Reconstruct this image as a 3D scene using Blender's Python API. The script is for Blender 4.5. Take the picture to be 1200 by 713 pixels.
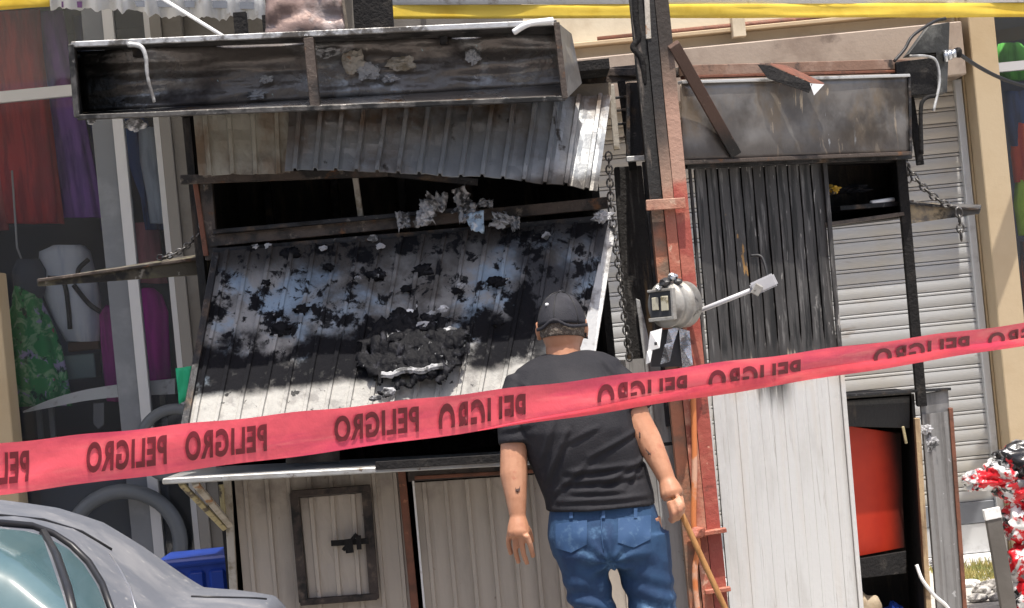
import bpy, bmesh, math, random
from mathutils import Vector, Matrix, noise as mnoise
V = Vector
random.seed(7)
# ---------------------------------------------------------------- clear
for o in list(bpy.data.objects): bpy.data.objects.remove(o)
scene = bpy.context.scene
COL = scene.collection
# ---------------------------------------------------------------- camera
F = 2800.0                       # focal length in photo pixels (photo 1200 x 713)
ROLL = math.radians(5.6); PITCH = math.radians(0.44)
C0 = V((0, 0, 1.7))
fw = V((0, math.cos(PITCH), math.sin(PITCH)))
r0 = V((1, 0, 0)); u0 = V((0, -math.sin(PITCH), math.cos(PITCH)))
rx = r0*math.cos(ROLL) - u0*math.sin(ROLL)
ux = u0*math.cos(ROLL) + r0*math.sin(ROLL)
cam = bpy.data.cameras.new('camera'); cam.lens = 36*F/1200; cam.sensor_width = 36
cam.clip_end = 2000; cam.clip_start = 0.05
co = bpy.data.objects.new('camera', cam); COL.objects.link(co)
co.matrix_world = Matrix(((rx.x, ux.x, -fw.x, C0.x), (rx.y, ux.y, -fw.y, C0.y), (rx.z, ux.z, -fw.z, C0.z), (0, 0, 0, 1)))
scene.camera = co
# ---------------------------------------------------------------- world, sun, exposure
SUN_EL = math.radians(72.5); SUN_AZ = math.radians(14)      # azimuth from -Y (behind the camera) towards +X
world = bpy.data.worlds.new('World'); scene.world = world; world.use_nodes = True
nt = world.node_tree; bg = nt.nodes['Background']
sky = nt.nodes.new('ShaderNodeTexSky'); sky.sky_type = 'NISHITA'; sky.sun_disc = False
sky.air_density = .8; sky.dust_density = 4.0; sky.ozone_density = .4
sky.sun_elevation = SUN_EL; sky.sun_rotation = math.pi - SUN_AZ
nt.links.new(sky.outputs[0], bg.inputs[0]); bg.inputs[1].default_value = 0.15
sd = V((math.sin(SUN_AZ)*math.cos(SUN_EL), -math.cos(SUN_AZ)*math.cos(SUN_EL), math.sin(SUN_EL)))
sl = bpy.data.lights.new('sun', 'SUN'); sl.energy = 4.4; sl.angle = math.radians(0.5); sl.color = (1, .95, .87)
so = bpy.data.objects.new('sun', sl); COL.objects.link(so); so.location = (0, -5, 12)
so.rotation_euler = (-sd).to_track_quat('-Z', 'Y').to_euler()
scene.view_settings.view_transform = 'Standard'; scene.view_settings.look = 'None'
scene.view_settings.exposure = 0.5; scene.view_settings.gamma = 1

def W(px, py, Y):
    """point on the vertical plane y = Y that this line of sight meets"""
    d = fw + rx*((px-600)/F) + ux*((356.5-py)/F)
    return C0 + d*(Y/d.y)

# ---------------------------------------------------------------- materials
def rgb(h, s=1.0):
    return tuple((((c/255)/12.92 if c/255 <= .04045 else ((c/255+.055)/1.055)**2.4)*s) for c in h)

def mat(name, base, rough=.6, metal=0.0, layers=(), bump=0.0, bscale=40, spec=.4, trans=None, emit=None):
    m = bpy.data.materials.new(name); m.use_nodes = True
    n = m.node_tree.nodes; L = m.node_tree.links
    b = n['Principled BSDF']
    b.inputs['Roughness'].default_value = rough; b.inputs['Metallic'].default_value = metal
    b.inputs['Specular IOR Level'].default_value = spec
    geo = n.new('ShaderNodeNewGeometry'); sep = n.new('ShaderNodeSeparateXYZ')
    L.new(geo.outputs['Position'], sep.inputs[0])
    def nz(scale, stretch=(1, 1, 1), detail=4, off=0.0, dist=0.0):
        mp = n.new('ShaderNodeMapping'); mp.inputs['Scale'].default_value = stretch
        mp.inputs['Location'].default_value = (off, off*.7, off*1.3)
        L.new(geo.outputs['Position'], mp.inputs[0])
        t = n.new('ShaderNodeTexNoise'); t.inputs['Scale'].default_value = scale; t.inputs['Detail'].default_value = detail
        t.inputs['Roughness'].default_value = .62; t.inputs['Distortion'].default_value = dist
        L.new(mp.outputs[0], t.inputs['Vector']); return t.outputs[0]
    def mr(sock, a, c, sm=True):
        r = n.new('ShaderNodeMapRange'); r.interpolation_type = 'SMOOTHSTEP' if sm else 'LINEAR'
        inv = c < a
        r.inputs[1].default_value = min(a, c); r.inputs[2].default_value = max(a, c)
        r.inputs[3].default_value = 1.0 if inv else 0.0; r.inputs[4].default_value = 0.0 if inv else 1.0
        L.new(sock, r.inputs[0]); return r.outputs[0]
    def mth(op, a, c):
        q = n.new('ShaderNodeMath'); q.operation = op
        for i, s in enumerate((a, c)):
            if isinstance(s, (int, float)): q.inputs[i].default_value = s
            else: L.new(s, q.inputs[i])
        return q.outputs[0]
    cur = None
    col = n.new('ShaderNodeRGB'); col.outputs[0].default_value = (*base, 1); cur = col.outputs[0]
    rcur = None
    for i, l in enumerate(layers):
        msk = None
        if l.get('scale'):
            msk = mr(nz(l['scale'], l.get('st', (1, 1, 1)), l.get('det', 5), l.get('off', i*3.7), l.get('dist', 0)), l.get('lo', .45), l.get('hi', .6))
        for (ax, a, c, jit) in l.get('rng', ()):
            s = sep.outputs['XYZ'.index(ax.upper())]
            if jit:
                s = mth('ADD', s, mth('MULTIPLY', mth('SUBTRACT', nz(l.get('js', 6), l.get('jst', (1, 1, 1)), 5, 11+i), .5), jit))
            g = mr(s, a, c)
            msk = g if msk is None else mth('MULTIPLY', msk, g)
        if msk is None: continue
        if l.get('amt', 1) != 1: msk = mth('MULTIPLY', msk, l['amt'])
        mx = n.new('ShaderNodeMix'); mx.data_type = 'RGBA'
        L.new(msk, mx.inputs[0]); L.new(cur, mx.inputs[6]); mx.inputs[7].default_value = (*l['col'], 1)
        cur = mx.outputs[2]
        if 'rough' in l:
            rm = n.new('ShaderNodeMix'); L.new(msk, rm.inputs[0])
            if rcur is None: rm.inputs[2].default_value = rough
            else: L.new(rcur, rm.inputs[2])
            rm.inputs[3].default_value = l['rough']; rcur = rm.outputs[0]
    L.new(cur, b.inputs['Base Color'])
    if rcur is not None: L.new(rcur, b.inputs['Roughness'])
    if bump:
        bp = n.new('ShaderNodeBump'); bp.inputs['Strength'].default_value = bump; bp.inputs['Distance'].default_value = .02
        L.new(nz(bscale, (1, 1, 1), 5, 5), bp.inputs['Height']); L.new(bp.outputs[0], b.inputs['Normal'])
    if trans:
        tr = n.new('ShaderNodeBsdfTranslucent'); L.new(cur, tr.inputs[0])
        ms = n.new('ShaderNodeMixShader'); ms.inputs[0].default_value = trans
        L.new(b.outputs[0], ms.inputs[1]); L.new(tr.outputs[0], ms.inputs[2])
        L.new(ms.outputs[0], n['Material Output'].inputs[0])
    if emit:
        b.inputs['Emission Color'].default_value = (*emit[0], 1); b.inputs['Emission Strength'].default_value = emit[1]
    return m

def glass(name, tint, veil, veil_col):
    m = bpy.data.materials.new(name); m.use_nodes = True
    n = m.node_tree.nodes; L = m.node_tree.links; n.remove(n['Principled BSDF'])
    t = n.new('ShaderNodeBsdfTransparent'); t.inputs[0].default_value = (*tint, 1)
    g = n.new('ShaderNodeBsdfGlossy'); g.inputs['Roughness'].default_value = .03
    fr = n.new('ShaderNodeFresnel'); fr.inputs[0].default_value = 1.5
    a = n.new('ShaderNodeMixShader'); L.new(fr.outputs[0], a.inputs[0]); L.new(t.outputs[0], a.inputs[1]); L.new(g.outputs[0], a.inputs[2])
    d = n.new('ShaderNodeBsdfDiffuse'); d.inputs[0].default_value = (*veil_col, 1)
    tx = n.new('ShaderNodeTexNoise'); tx.inputs['Scale'].default_value = 3; 
    r = n.new('ShaderNodeMapRange'); r.inputs[3].default_value = veil*.5; r.inputs[4].default_value = veil*1.5
    L.new(tx.outputs[0], r.inputs[0])
    b = n.new('ShaderNodeMixShader'); L.new(r.outputs[0], b.inputs[0]); L.new(a.outputs[0], b.inputs[1]); L.new(d.outputs[0], b.inputs[2])
    L.new(b.outputs[0], n['Material Output'].inputs[0]); return m

SOOT = (.012, .012, .013)
M = {}
M['soot'] = mat('soot_black', (.02, .019, .019), .85, 0, [dict(col=(.05, .045, .04), scale=14, lo=.5, hi=.75)], .5, 60, spec=.15)
M['soot_wall'] = mat('charred_interior', (.022, .021, .02), .8, 0, [dict(col=(.08, .06, .045), scale=5, lo=.5, hi=.75, st=(3, 3, .6))], .4, 50)
M['char_steel'] = mat('charred_steel', (.03, .03, .032), .5, .5, [dict(col=(.11, .075, .05), scale=9, lo=.5, hi=.7), dict(col=(.16, .15, .14), scale=26, lo=.58, hi=.72), dict(col=(.01, .01, .01), scale=6, lo=.5, hi=.62)], .3, 70)
M['brown_steel'] = mat('heat_brown_steel', (.09, .07, .058), .5, .3, [dict(col=(.03, .027, .025), scale=7, lo=.45, hi=.62), dict(col=(.24, .2, .16), scale=19, lo=.58, hi=.72), dict(col=(.17, .08, .035), scale=11, lo=.58, hi=.7)], .3, 60)
M['fascia'] = mat('smoked_tan_board', (.2, .165, .125), .7, 0, [dict(col=(.06, .05, .042), scale=5, lo=.42, hi=.65)], .2)
M['awning'] = mat('bluish_scorched_sheet', (.27, .285, .295), .38, .35, [  # bluish base and patches: reflections in shade put into the colour
    dict(col=(.17, .15, .135), scale=3, lo=.45, hi=.66, rough=.5), dict(col=(.12, .08, .05), scale=3.5, lo=.36, hi=.56, rng=[('z', 2.36, 2.54, .18)], rough=.7),
    dict(col=(.3, .34, .38), scale=8, lo=.6, hi=.72, amt=.6), dict(col=(.05, .045, .04), scale=6, lo=.62, hi=.7, st=(2, 2, .8)), dict(col=(.05, .045, .04), rng=[('z', 2.25, 2.20, .08)])], .12, 40)
M['cream_sheet'] = mat('smoked_cream_sheet', (.33, .31, .255), .5, 0, [
    dict(col=(.2, .14, .09), scale=5, lo=.5, hi=.68, st=(1, 1, .5)), dict(col=(.1, .075, .055), scale=6, lo=.45, hi=.7, rng=[('z', 2.45, 2.36, .12)]), dict(col=(.12, .1, .08), scale=4, lo=.5, hi=.66)], .2)
M['flap'] = mat('burned_flap_sheet', (.37, .36, .335), .45, 0, [
    dict(col=(.29, .285, .28), rng=[('z', 1.54, 1.60, .1)], rough=.45),  # greyer above the pale lit foot: shade under the sign put into colour
    dict(col=(.27, .35, .44), scale=3.2, lo=.47, hi=.60, rng=[('z', 1.54, 1.62, .1)], rough=.35, dist=.5),  # bluish patches: reflections put into the sheet colour
    dict(col=(.09, .082, .075), scale=4.5, lo=.40, hi=.66, rng=[('z', 1.55, 1.66, .1)], off=17),
    dict(col=(.05, .045, .042), rng=[('z', 1.9, 2.06, .22)], rough=.7, js=4),
    dict(col=(.05, .05, .055), scale=2.4, lo=.44, hi=.62, rng=[('z', 1.56, 1.7, .1), ('x', -.25, .1, .2)], off=40),
    dict(col=(.014, .014, .016), scale=15, lo=.53, hi=.60, rng=[('z', 1.54, 1.6, .1)], rough=.95, det=8, dist=.4),
    dict(col=(.011, .011, .013), scale=6, lo=.55, hi=.60, rng=[('z', 1.54, 1.6, .1)], rough=.95, det=8, off=29),
    dict(col=(.010, .010, .012), scale=3.4, lo=.36, hi=.47, rng=[('z', 1.515, 1.555, .06), ('z', 1.79, 1.70, .22), ('x', .28, .05, .2)], js=9, rough=.95, det=8),
    dict(col=(.2, .19, .18), scale=11, lo=.52, hi=.66, rng=[('z', 1.6, 1.5, .1)], amt=.7),
    dict(col=(.03, .03, .03), scale=24, lo=.62, hi=.67)], .3, 45, spec=.12)
M['bare_edge'] = mat('bare_galvanised', (.5, .5, .49), .4, .3, [dict(col=(.2, .19, .18), scale=8, lo=.5, hi=.65)], .15)
M['beige_sheet'] = mat('beige_painted_sheet', (.45, .395, .335), .45, 0, [
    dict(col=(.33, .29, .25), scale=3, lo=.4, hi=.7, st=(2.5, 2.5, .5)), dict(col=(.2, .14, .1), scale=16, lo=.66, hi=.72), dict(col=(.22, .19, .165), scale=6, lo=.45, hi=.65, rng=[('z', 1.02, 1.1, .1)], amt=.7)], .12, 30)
M['grey_sheet'] = mat('grey_painted_sheet', (.37, .37, .365), .45, .1, [
    dict(col=(.26, .25, .24), scale=4, lo=.42, hi=.66, st=(2, 2, .5)), dict(col=(.17, .13, .1), scale=18, lo=.64, hi=.72)], .12, 30)
M['rust_red'] = mat('rust_red_steel', (.19, .075, .045), .6, .1, [dict(col=(.12, .055, .035), scale=12, lo=.45, hi=.65), dict(col=(.36, .16, .09), scale=24, lo=.6, hi=.7)], .2, 60)
M['frame_dark'] = mat('dark_brown_frame', (.055, .042, .036), .6, .2, [dict(col=(.13, .1, .08), scale=18, lo=.55, hi=.7), dict(col=(.015, .014, .013), scale=9, lo=.5, hi=.62)], .3, 60)
M['pale_post'] = mat('pale_worn_steel', (.46, .42, .36), .55, .1, [dict(col=(.24, .2, .14), scale=12, lo=.5, hi=.66), dict(col=(.3, .14, .05), scale=9, lo=.6, hi=.68)], .2)
M['yellow_worn'] = mat('worn_yellow_steel', (.42, .36, .2), .6, 0, [dict(col=(.1, .085, .065), scale=14, lo=.5, hi=.6)], .2)
M['counter'] = mat('zinc_counter', (.38, .385, .38), .35, .3, [dict(col=(.3, .29, .27), scale=7, lo=.45, hi=.65), dict(col=(.14, .11, .09), scale=20, lo=.62, hi=.7)], .1)
M['plank'] = mat('scorched_white_plank', (.53, .53, .52), .6, 0, [
    dict(col=(.52, .505, .48), scale=5, lo=.45, hi=.66, st=(3, 3, .25)), dict(col=(.38, .365, .345), scale=9, lo=.62, hi=.7, st=(6, 6, .3)),
    dict(col=(.55, .42, .28), rng=[('z', 1.30, 1.46, .25)], js=5, jst=(2, 2, .4), amt=.7),
    dict(col=(.055, .053, .052), rng=[('z', 1.40, 1.455, .34)], js=7, jst=(3, 3, .35)),
    dict(col=(.03, .028, .027), scale=9, lo=.36, hi=.54, st=(3, 3, .35), rng=[('z', 1.22, 1.37, .2), ('x', .90, .97, .08), ('x', 1.12, 1.04, .08)], js=8, jst=(3, 3, .4)),
    dict(col=(.36, .35, .33), scale=3, lo=.45, hi=.7, st=(2, 2, .5), off=33, amt=.5, rng=[('z', 1.42, 1.34, .2)]),
    dict(col=(.17, .165, .16), scale=10, lo=.56, hi=.66, st=(5, 5, .5), rng=[('z', 1.46, 1.55, .1)], amt=.7),
    dict(col=(.52, .5, .47), scale=16, lo=.62, hi=.68, st=(3, 3, .6), rng=[('z', 1.46, 1.55, .1), ('x', .86, .96, .1)], off=2, amt=.55),
    dict(col=(.3, .17, .06), scale=8, lo=.68, hi=.72, st=(2, 2, .8), rng=[('z', 1.5, 1.6, .1)]),
    dict(col=(.012, .012, .012), scale=7, lo=.5, hi=.62, st=(5, 5, .4), rng=[('z', 1.42, 1.5, .2)])], .12, 40)
M['pole'] = mat('scorched_red_oxide', (.38, .125, .08), .55, 0, [
    dict(col=(.47, .235, .16), scale=4.5, lo=.48, hi=.6, st=(1.5, 1.5, .6)), dict(col=(.56, .36, .26), scale=16, lo=.6, hi=.66), dict(col=(.25, .07, .045), scale=10, lo=.58, hi=.66),
    dict(col=(.36, .235, .17), rng=[('z', 1.95, 2.2, .3)], amt=.9), dict(col=(.13, .1, .08), rng=[('z', 2.1, 2.4, .3)], amt=.9),
    dict(col=(.025, .023, .022), scale=4, lo=.36, hi=.5, st=(1.5, 1.5, .5), rng=[('z', 2.2, 2.5, .3)]), dict(col=(.02, .018, .017), rng=[('z', 2.5, 2.7, .2)])], .25, 45)
M['pole_side'] = mat('scorched_red_oxide_flange', (.34, .08, .06), .5, 0, [
    dict(col=(.4, .13, .09), scale=6, lo=.5, hi=.62), dict(col=(.2, .06, .045), scale=12, lo=.6, hi=.68), dict(col=(.6, .33, .24), scale=20, lo=.66, hi=.7),
    dict(col=(.4, .26, .195), rng=[('z', 2.16, 2.2, .12)], amt=.9), dict(col=(.14, .1, .075), rng=[('z', 2.42, 2.6, .2)], amt=.95), dict(col=(.045, .036, .03), rng=[('z', 2.58, 2.72, .15)])], .25, 45)
M['pole_char'] = mat('soot_streaked_channel', (.4, .16, .09), .6, 0, [
    dict(col=(.2, .13, .09), scale=6, lo=.42, hi=.6), dict(col=(.02, .019, .018), rng=[('z', 1.95, 2.15, .3)]), dict(col=(.12, .1, .085), scale=8, lo=.55, hi=.68, rng=[('z', 2.1, 2.2, .1)], st=(3, 3, .4))], .25, 45)
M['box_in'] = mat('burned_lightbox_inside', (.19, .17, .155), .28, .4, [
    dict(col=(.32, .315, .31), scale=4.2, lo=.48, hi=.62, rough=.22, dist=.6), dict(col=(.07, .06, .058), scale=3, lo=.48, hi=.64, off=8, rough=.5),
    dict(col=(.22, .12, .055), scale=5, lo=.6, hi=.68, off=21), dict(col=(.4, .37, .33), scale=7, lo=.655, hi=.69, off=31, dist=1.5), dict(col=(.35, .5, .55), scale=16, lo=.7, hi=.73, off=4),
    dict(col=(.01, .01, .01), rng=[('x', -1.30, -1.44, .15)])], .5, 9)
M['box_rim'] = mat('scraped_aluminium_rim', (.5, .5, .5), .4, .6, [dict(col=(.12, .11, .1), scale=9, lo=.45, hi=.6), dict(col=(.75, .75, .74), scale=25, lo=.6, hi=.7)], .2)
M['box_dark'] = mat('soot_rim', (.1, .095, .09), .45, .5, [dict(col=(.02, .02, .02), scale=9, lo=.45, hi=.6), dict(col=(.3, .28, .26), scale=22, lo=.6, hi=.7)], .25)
M['sign_face'] = mat('smoke_stained_sign_sheet', (.235, .222, .21), .38, .45, [
    dict(col=(.12, .11, .105), scale=2.6, lo=.4, hi=.62), dict(col=(.2, .16, .12), scale=3.2, lo=.5, hi=.66, off=9, st=(1.5, 1.5, .8)),
    dict(col=(.46, .38, .29), scale=6.5, lo=.63, hi=.68, st=(3, 3, .55), off=14, dist=.6, rng=[('x', 1.0, 1.15, .1)]), dict(col=(.55, .58, .62), scale=8, lo=.66, hi=.7, st=(2.5, 2.5, .5), off=23),
    dict(col=(.07, .06, .052), scale=3, lo=.5, hi=.72, off=30), dict(col=(.07, .06, .055), rng=[('z', 2.36, 2.27, .12)], amt=.7)], .2, 12)
M['tan_paint'] = mat('tan_wall_paint', (.46, .36, .235), .7, 0, [dict(col=(.42, .32, .2), scale=2, lo=.4, hi=.7)], .08)
M['tan_side'] = mat('tan_wall_paint_reveal', (.5, .39, .245), .7, 0, [dict(col=(.4, .3, .18), scale=2, lo=.4, hi=.7)], .08)
M['housing'] = mat('smoked_tan_metal', (.33, .265, .215), .6, 0, [dict(col=(.22, .165, .13), scale=2.2, lo=.42, hi=.66), dict(col=(.12, .09, .075), scale=3, lo=.5, hi=.72, rng=[('x', 1.9, 2.4, .5)]), dict(col=(.16, .12, .095), scale=4, lo=.58, hi=.7)], .1)
M['cream'] = mat('cream_wall', (.62, .55, .42), .7, 0, [dict(col=(.48, .41, .3), scale=3, lo=.45, hi=.7)], .08)
M['slat'] = mat('galvanised_slat', (.44, .438, .43), .42, .2, [dict(col=(.43, .41, .37), scale=2, lo=.42, hi=.66), dict(col=(.34, .31, .28), scale=7, lo=.6, hi=.72, st=(.6, 1, 3)), dict(col=(.5, .43, .34), rng=[('z', 2.0, 2.6, .5)], amt=.6)], .06)  # beige towards the top: soot and the housing's shade put into colour
M['guide'] = mat('aluminium_guide', (.6, .61, .62), .4, .5, [dict(col=(.42, .42, .42), scale=6, lo=.5, hi=.7)], .05)
M['alu'] = mat('white_aluminium', (.5, .5, .52), .4, .1, [dict(col=(.5, .5, .51), scale=4, lo=.45, hi=.7)], .04)
M['alu_dark'] = mat('grey_aluminium', (.16, .17, .19), .4, .1, [dict(col=(.22, .23, .25), scale=4, lo=.45, hi=.7)], .04)
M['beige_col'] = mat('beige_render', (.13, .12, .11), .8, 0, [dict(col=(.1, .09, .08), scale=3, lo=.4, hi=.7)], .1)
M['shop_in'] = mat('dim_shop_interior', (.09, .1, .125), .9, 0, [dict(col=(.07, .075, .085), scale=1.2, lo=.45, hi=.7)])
M['glass'] = glass('shop_glass', (.95, .96, .97), .03, (.55, .58, .62))
M['car_glass'] = mat('car_glass', (.07, .125, .14), .1, 0, [dict(col=(.1, .16, .175), scale=3, lo=.4, hi=.7), dict(col=(.07, .12, .13), scale=2.4, lo=.5, hi=.65, off=6)], spec=.6)
M['white_tarp'] = mat('white_tarp', (.86, .85, .82), .6, 0, [dict(col=(.55, .5, .44), scale=9, lo=.55, hi=.7)], .15, trans=.25)
M['yellow_tarp'] = mat('yellow_tarp', (.86, .64, .09), .5, 0, [dict(col=(.7, .47, .04), scale=3, lo=.4, hi=.7)], .06, trans=.2)
M['pink_sheet'] = mat('scorched_pink_sheet', (.42, .36, .34), .4, .3, [dict(col=(.3, .21, .18), scale=3, lo=.42, hi=.6), dict(col=(.55, .52, .5), scale=5, lo=.55, hi=.68), dict(col=(.1, .08, .07), scale=7, lo=.58, hi=.7)], .2)
M['red_board'] = mat('red_painted_board', (.46, .03, .008), .5, 0, [dict(col=(.38, .02, .006), scale=3, lo=.42, hi=.7), dict(col=(.02, .012, .01), rng=[('x', 1.46, 1.585, .06)], js=3), dict(col=(.012, .01, .01), rng=[('z', 1.17, 1.27, .22), ('x', 1.33, 1.5, .1)], js=5)], .05)
M['wood_raw'] = mat('raw_wood', (.4, .29, .17), .7, 0, [dict(col=(.2, .13, .075), scale=8, lo=.45, hi=.65, st=(5, 5, .5)), dict(col=(.06, .045, .035), scale=6, lo=.56, hi=.68)], .2)
M['stick'] = mat('brown_wood_stick', (.42, .21, .075), .55, 0, [dict(col=(.3, .14, .045), scale=14, lo=.45, hi=.65, st=(3, 3, .6))], .1)
M['grey_wood'] = mat('smoked_grey_metal', (.23, .225, .22), .55, .2, [dict(col=(.15, .145, .14), scale=5, lo=.42, hi=.66, st=(4, 4, .4)), dict(col=(.42, .42, .42), scale=20, lo=.66, hi=.7), dict(col=(.03, .03, .03), rng=[('z', 1.16, 1.3, .12)])], .15)
M['black_rubber'] = mat('black_cable', (.015, .015, .016), .5)
M['white_plastic'] = mat('white_plastic', (.8, .8, .79), .4, 0, [dict(col=(.55, .54, .52), scale=20, lo=.55, hi=.7)])
M['meter_can'] = mat('weathered_meter_can', (.34, .33, .305), .4, .15, [dict(col=(.24, .225, .2), scale=12, lo=.46, hi=.62), dict(col=(.07, .065, .06), scale=14, lo=.62, hi=.7)], .15)
M['meter_dark'] = mat('meter_dark', (.04, .04, .042), .4)
M['meter_face'] = mat('meter_face', (.5, .47, .36), .35, 0, [dict(col=(.2, .17, .1), scale=22, lo=.5, hi=.6)])
M['chrome'] = mat('torn_zinc', (.62, .64, .66), .25, .8, [dict(col=(.2, .2, .2), scale=14, lo=.5, hi=.62)], .3)
M['chain'] = mat('sooty_chain', (.09, .085, .08), .45, .7, [dict(col=(.25, .24, .23), scale=60, lo=.5, hi=.6)])
M['ash_paper'] = mat('ash_paper', (.42, .42, .43), .85, 0, [dict(col=(.1, .1, .1), scale=18, lo=.48, hi=.58), dict(col=(.68, .68, .69), scale=11, lo=.58, hi=.68)], .4, 60)
M['blue_ash'] = mat('pale_blue_scrap', (.45, .58, .7), .7, 0, [dict(col=(.15, .15, .16), scale=22, lo=.52, hi=.6), dict(col=(.75, .78, .8), scale=14, lo=.58, hi=.66)], .2)
M['char_lump'] = mat('melted_char', (.008, .008, .010), .6, 0, [dict(col=(.03, .03, .036), scale=24, lo=.57, hi=.64), dict(col=(.4, .4, .4), scale=17, lo=.64, hi=.69, dist=1)], .4, 40, spec=.12)
M['concrete'] = mat('pale_concrete', (.46, .44, .4), .85, 0, [dict(col=(.36, .34, .31), scale=2, lo=.42, hi=.68), dict(col=(.2, .19, .17), scale=18, lo=.58, hi=.7)], .3, 30)
M['asphalt'] = mat('dusty_street', (.3, .285, .26), .9, 0, [dict(col=(.22, .21, .2), scale=1.2, lo=.42, hi=.66), dict(col=(.25, .24, .23), scale=60, lo=.55, hi=.65)], .4, 80)
M['weeds'] = mat('dry_weeds', (.42, .36, .13), .8, 0, [dict(col=(.22, .24, .08), scale=7, lo=.45, hi=.6)], trans=.3)
M['rubble'] = mat('grey_rubble', (.45, .43, .4), .9, 0, [dict(col=(.15, .14, .13), scale=12, lo=.45, hi=.6)], .5)
M['car_paint'] = mat('dusty_grey_paint', (.15, .16, .185), .42, .15, [dict(col=(.24, .24, .25), scale=3, lo=.42, hi=.7, rough=.6), dict(col=(.36, .35, .34), scale=40, lo=.6, hi=.72, rough=.7)], .02, 60)
M['car_trim'] = mat('black_trim', (.02, .02, .022), .4)
M['tyre'] = mat('tyre_rubber', (.025, .025, .026), .8)
M['rim'] = mat('alloy_rim', (.5, .5, .52), .3, .8)
M['car_seat'] = mat('grey_car_cabin', (.12, .13, .14), .8)
M['lamp_red'] = mat('red_lamp', (.4, .02, .02), .2)
M['skin'] = mat('skin', (.42, .2, .115), .5, 0, [dict(col=(.5, .26, .16), scale=9, lo=.42, hi=.66), dict(col=(.42, .18, .11), scale=22, lo=.58, hi=.7)], .08, 120)
M['hair'] = mat('short_grey_hair', (.09, .07, .055), .8, 0, [dict(col=(.2, .17, .14), scale=90, lo=.5, hi=.6)], .5, 150)
M['shirt'] = mat('black_cotton', (.026, .026, .03), .75, 0, [dict(col=(.035, .034, .038), scale=6, lo=.42, hi=.66)], .2, 160, spec=.1)
M['cap'] = mat('black_cap_cloth', (.02, .02, .026), .8, 0, [dict(col=(.035, .035, .042), scale=12, lo=.45, hi=.65)], .2, 200)
M['jeans'] = mat('blue_denim', (.022, .062, .138), .8, 0, [dict(col=(.012, .034, .09), scale=5, lo=.42, hi=.66), dict(col=(.1, .2, .34), scale=6, lo=.56, hi=.72, off=12), dict(col=(.42, .56, .7), scale=9, lo=.6, hi=.67, st=(1, 1, 2.2), off=5, rng=[('z', .72, .62, .15)])], .12, 60)  # pale patches: faded denim and lit folds put into the colour
M['shoe'] = mat('brown_shoe', (.06, .04, .03), .5)
M['ink'] = mat('tattoo_ink', (.1, .06, .05), .6)
M['tape'] = mat('red_barrier_film', (.95, .13, .165), .32, 0, [dict(col=(.8, .085, .15), scale=3, lo=.45, hi=.65, st=(.6, .6, 6)), dict(col=(.97, .22, .22), scale=4, lo=.52, hi=.7, st=(.5, .5, 5), off=7)], .22, 16, trans=.38)
M['tape_ink'] = mat('barrier_print', (.13, .008, .014), .5)
M['blue_plastic'] = mat('blue_plastic', (.015, .05, .3), .35, 0, [dict(col=(.01, .03, .17), scale=4, lo=.45, hi=.7)])
M['cardboard'] = mat('tan_sack', (.42, .34, .24), .85, 0, [dict(col=(.3, .23, .15), scale=8, lo=.45, hi=.65)], .3)

# ---------------------------------------------------------------- object helpers
WLOC = {}
def thing(name, label, cat, loc=(0, 0, 0), group=None):
    o = bpy.data.objects.new(name, None); COL.objects.link(o); o.location = loc; o.empty_display_size = .1
    o['label'] = label; o['category'] = cat
    if group: o['group'] = group
    WLOC[o] = V(loc); return o
def tag(o, label, cat, group=None):
    o['label'] = label; o['category'] = cat
    if group: o['group'] = group
    return o
def link_mesh(name, me, m, par=None):
    if len(me.vertices):
        lo = V([min(v.co[i] for v in me.vertices) for i in range(3)]); hi = V([max(v.co[i] for v in me.vertices) for i in range(3)])
        c = V(((lo.x+hi.x)/2, (lo.y+hi.y)/2, lo.z))
    else: c = V((0, 0, 0))
    me.transform(Matrix.Translation(-c))
    o = bpy.data.objects.new(name, me); COL.objects.link(o)
    WLOC[o] = c
    if m is not None and not me.materials: me.materials.append(m)
    if par is not None: o.parent = par; o.location = c - WLOC[par]
    else: o.location = c
    return o
def obj(name, bm, m, par=None, smooth=False, recalc=True):
    if recalc: bmesh.ops.recalc_face_normals(bm, faces=bm.faces[:])
    me = bpy.data.meshes.new(name); bm.to_mesh(me); bm.free()
    if smooth:
        for p in me.polygons: p.use_smooth = True
    return link_mesh(name, me, m, par)
def struct(o): o['kind'] = 'structure'; return o

def add_prism(bm, pts, vec):
    vec = V(vec); n = len(pts)
    a = [bm.verts.new(V(p)) for p in pts]; b = [bm.verts.new(V(p)+vec) for p in pts]
    bm.faces.new(a); bm.faces.new(b[::-1])
    for i in range(n): bm.faces.new((a[i], b[i], b[(i+1) % n], a[(i+1) % n]))
def add_hexa(bm, f, b):
    """front four corners, back four corners"""
    a = [bm.verts.new(V(p)) for p in f]; c = [bm.verts.new(V(p)) for p in b]
    bm.faces.new(a); bm.faces.new(c[::-1])
    for i in range(4): bm.faces.new((a[i], c[i], c[(i+1) % 4], a[(i+1) % 4]))
def add_box(bm, lo, hi):
    x0, y0, z0 = lo; x1, y1, z1 = hi
    add_hexa(bm, [(x0, y0, z0), (x1, y0, z0), (x1, y0, z1), (x0, y0, z1)], [(x0, y1, z0), (x1, y1, z0), (x1, y1, z1), (x0, y1, z1)])
def add_bar(bm, p, q, w, d, side=None):
    """square bar: w across the picture, d in depth"""
    p, q = V(p), V(q); t = (q-p).normalized()
    dep = V((0, 1, 0)) if side is None else V(side)
    s = t.cross(dep)
    if s.length < 1e-4: dep = V((1, 0, 0)); s = t.cross(dep)
    s.normalize(); dep = s.cross(t).normalized()
    s = s*w/2; dep = dep*d/2
    add_hexa(bm, [p-s-dep, p+s-dep, p+s+dep, p-s+dep], [q-s-dep, q+s-dep, q+s+dep, q-s+dep])
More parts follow.
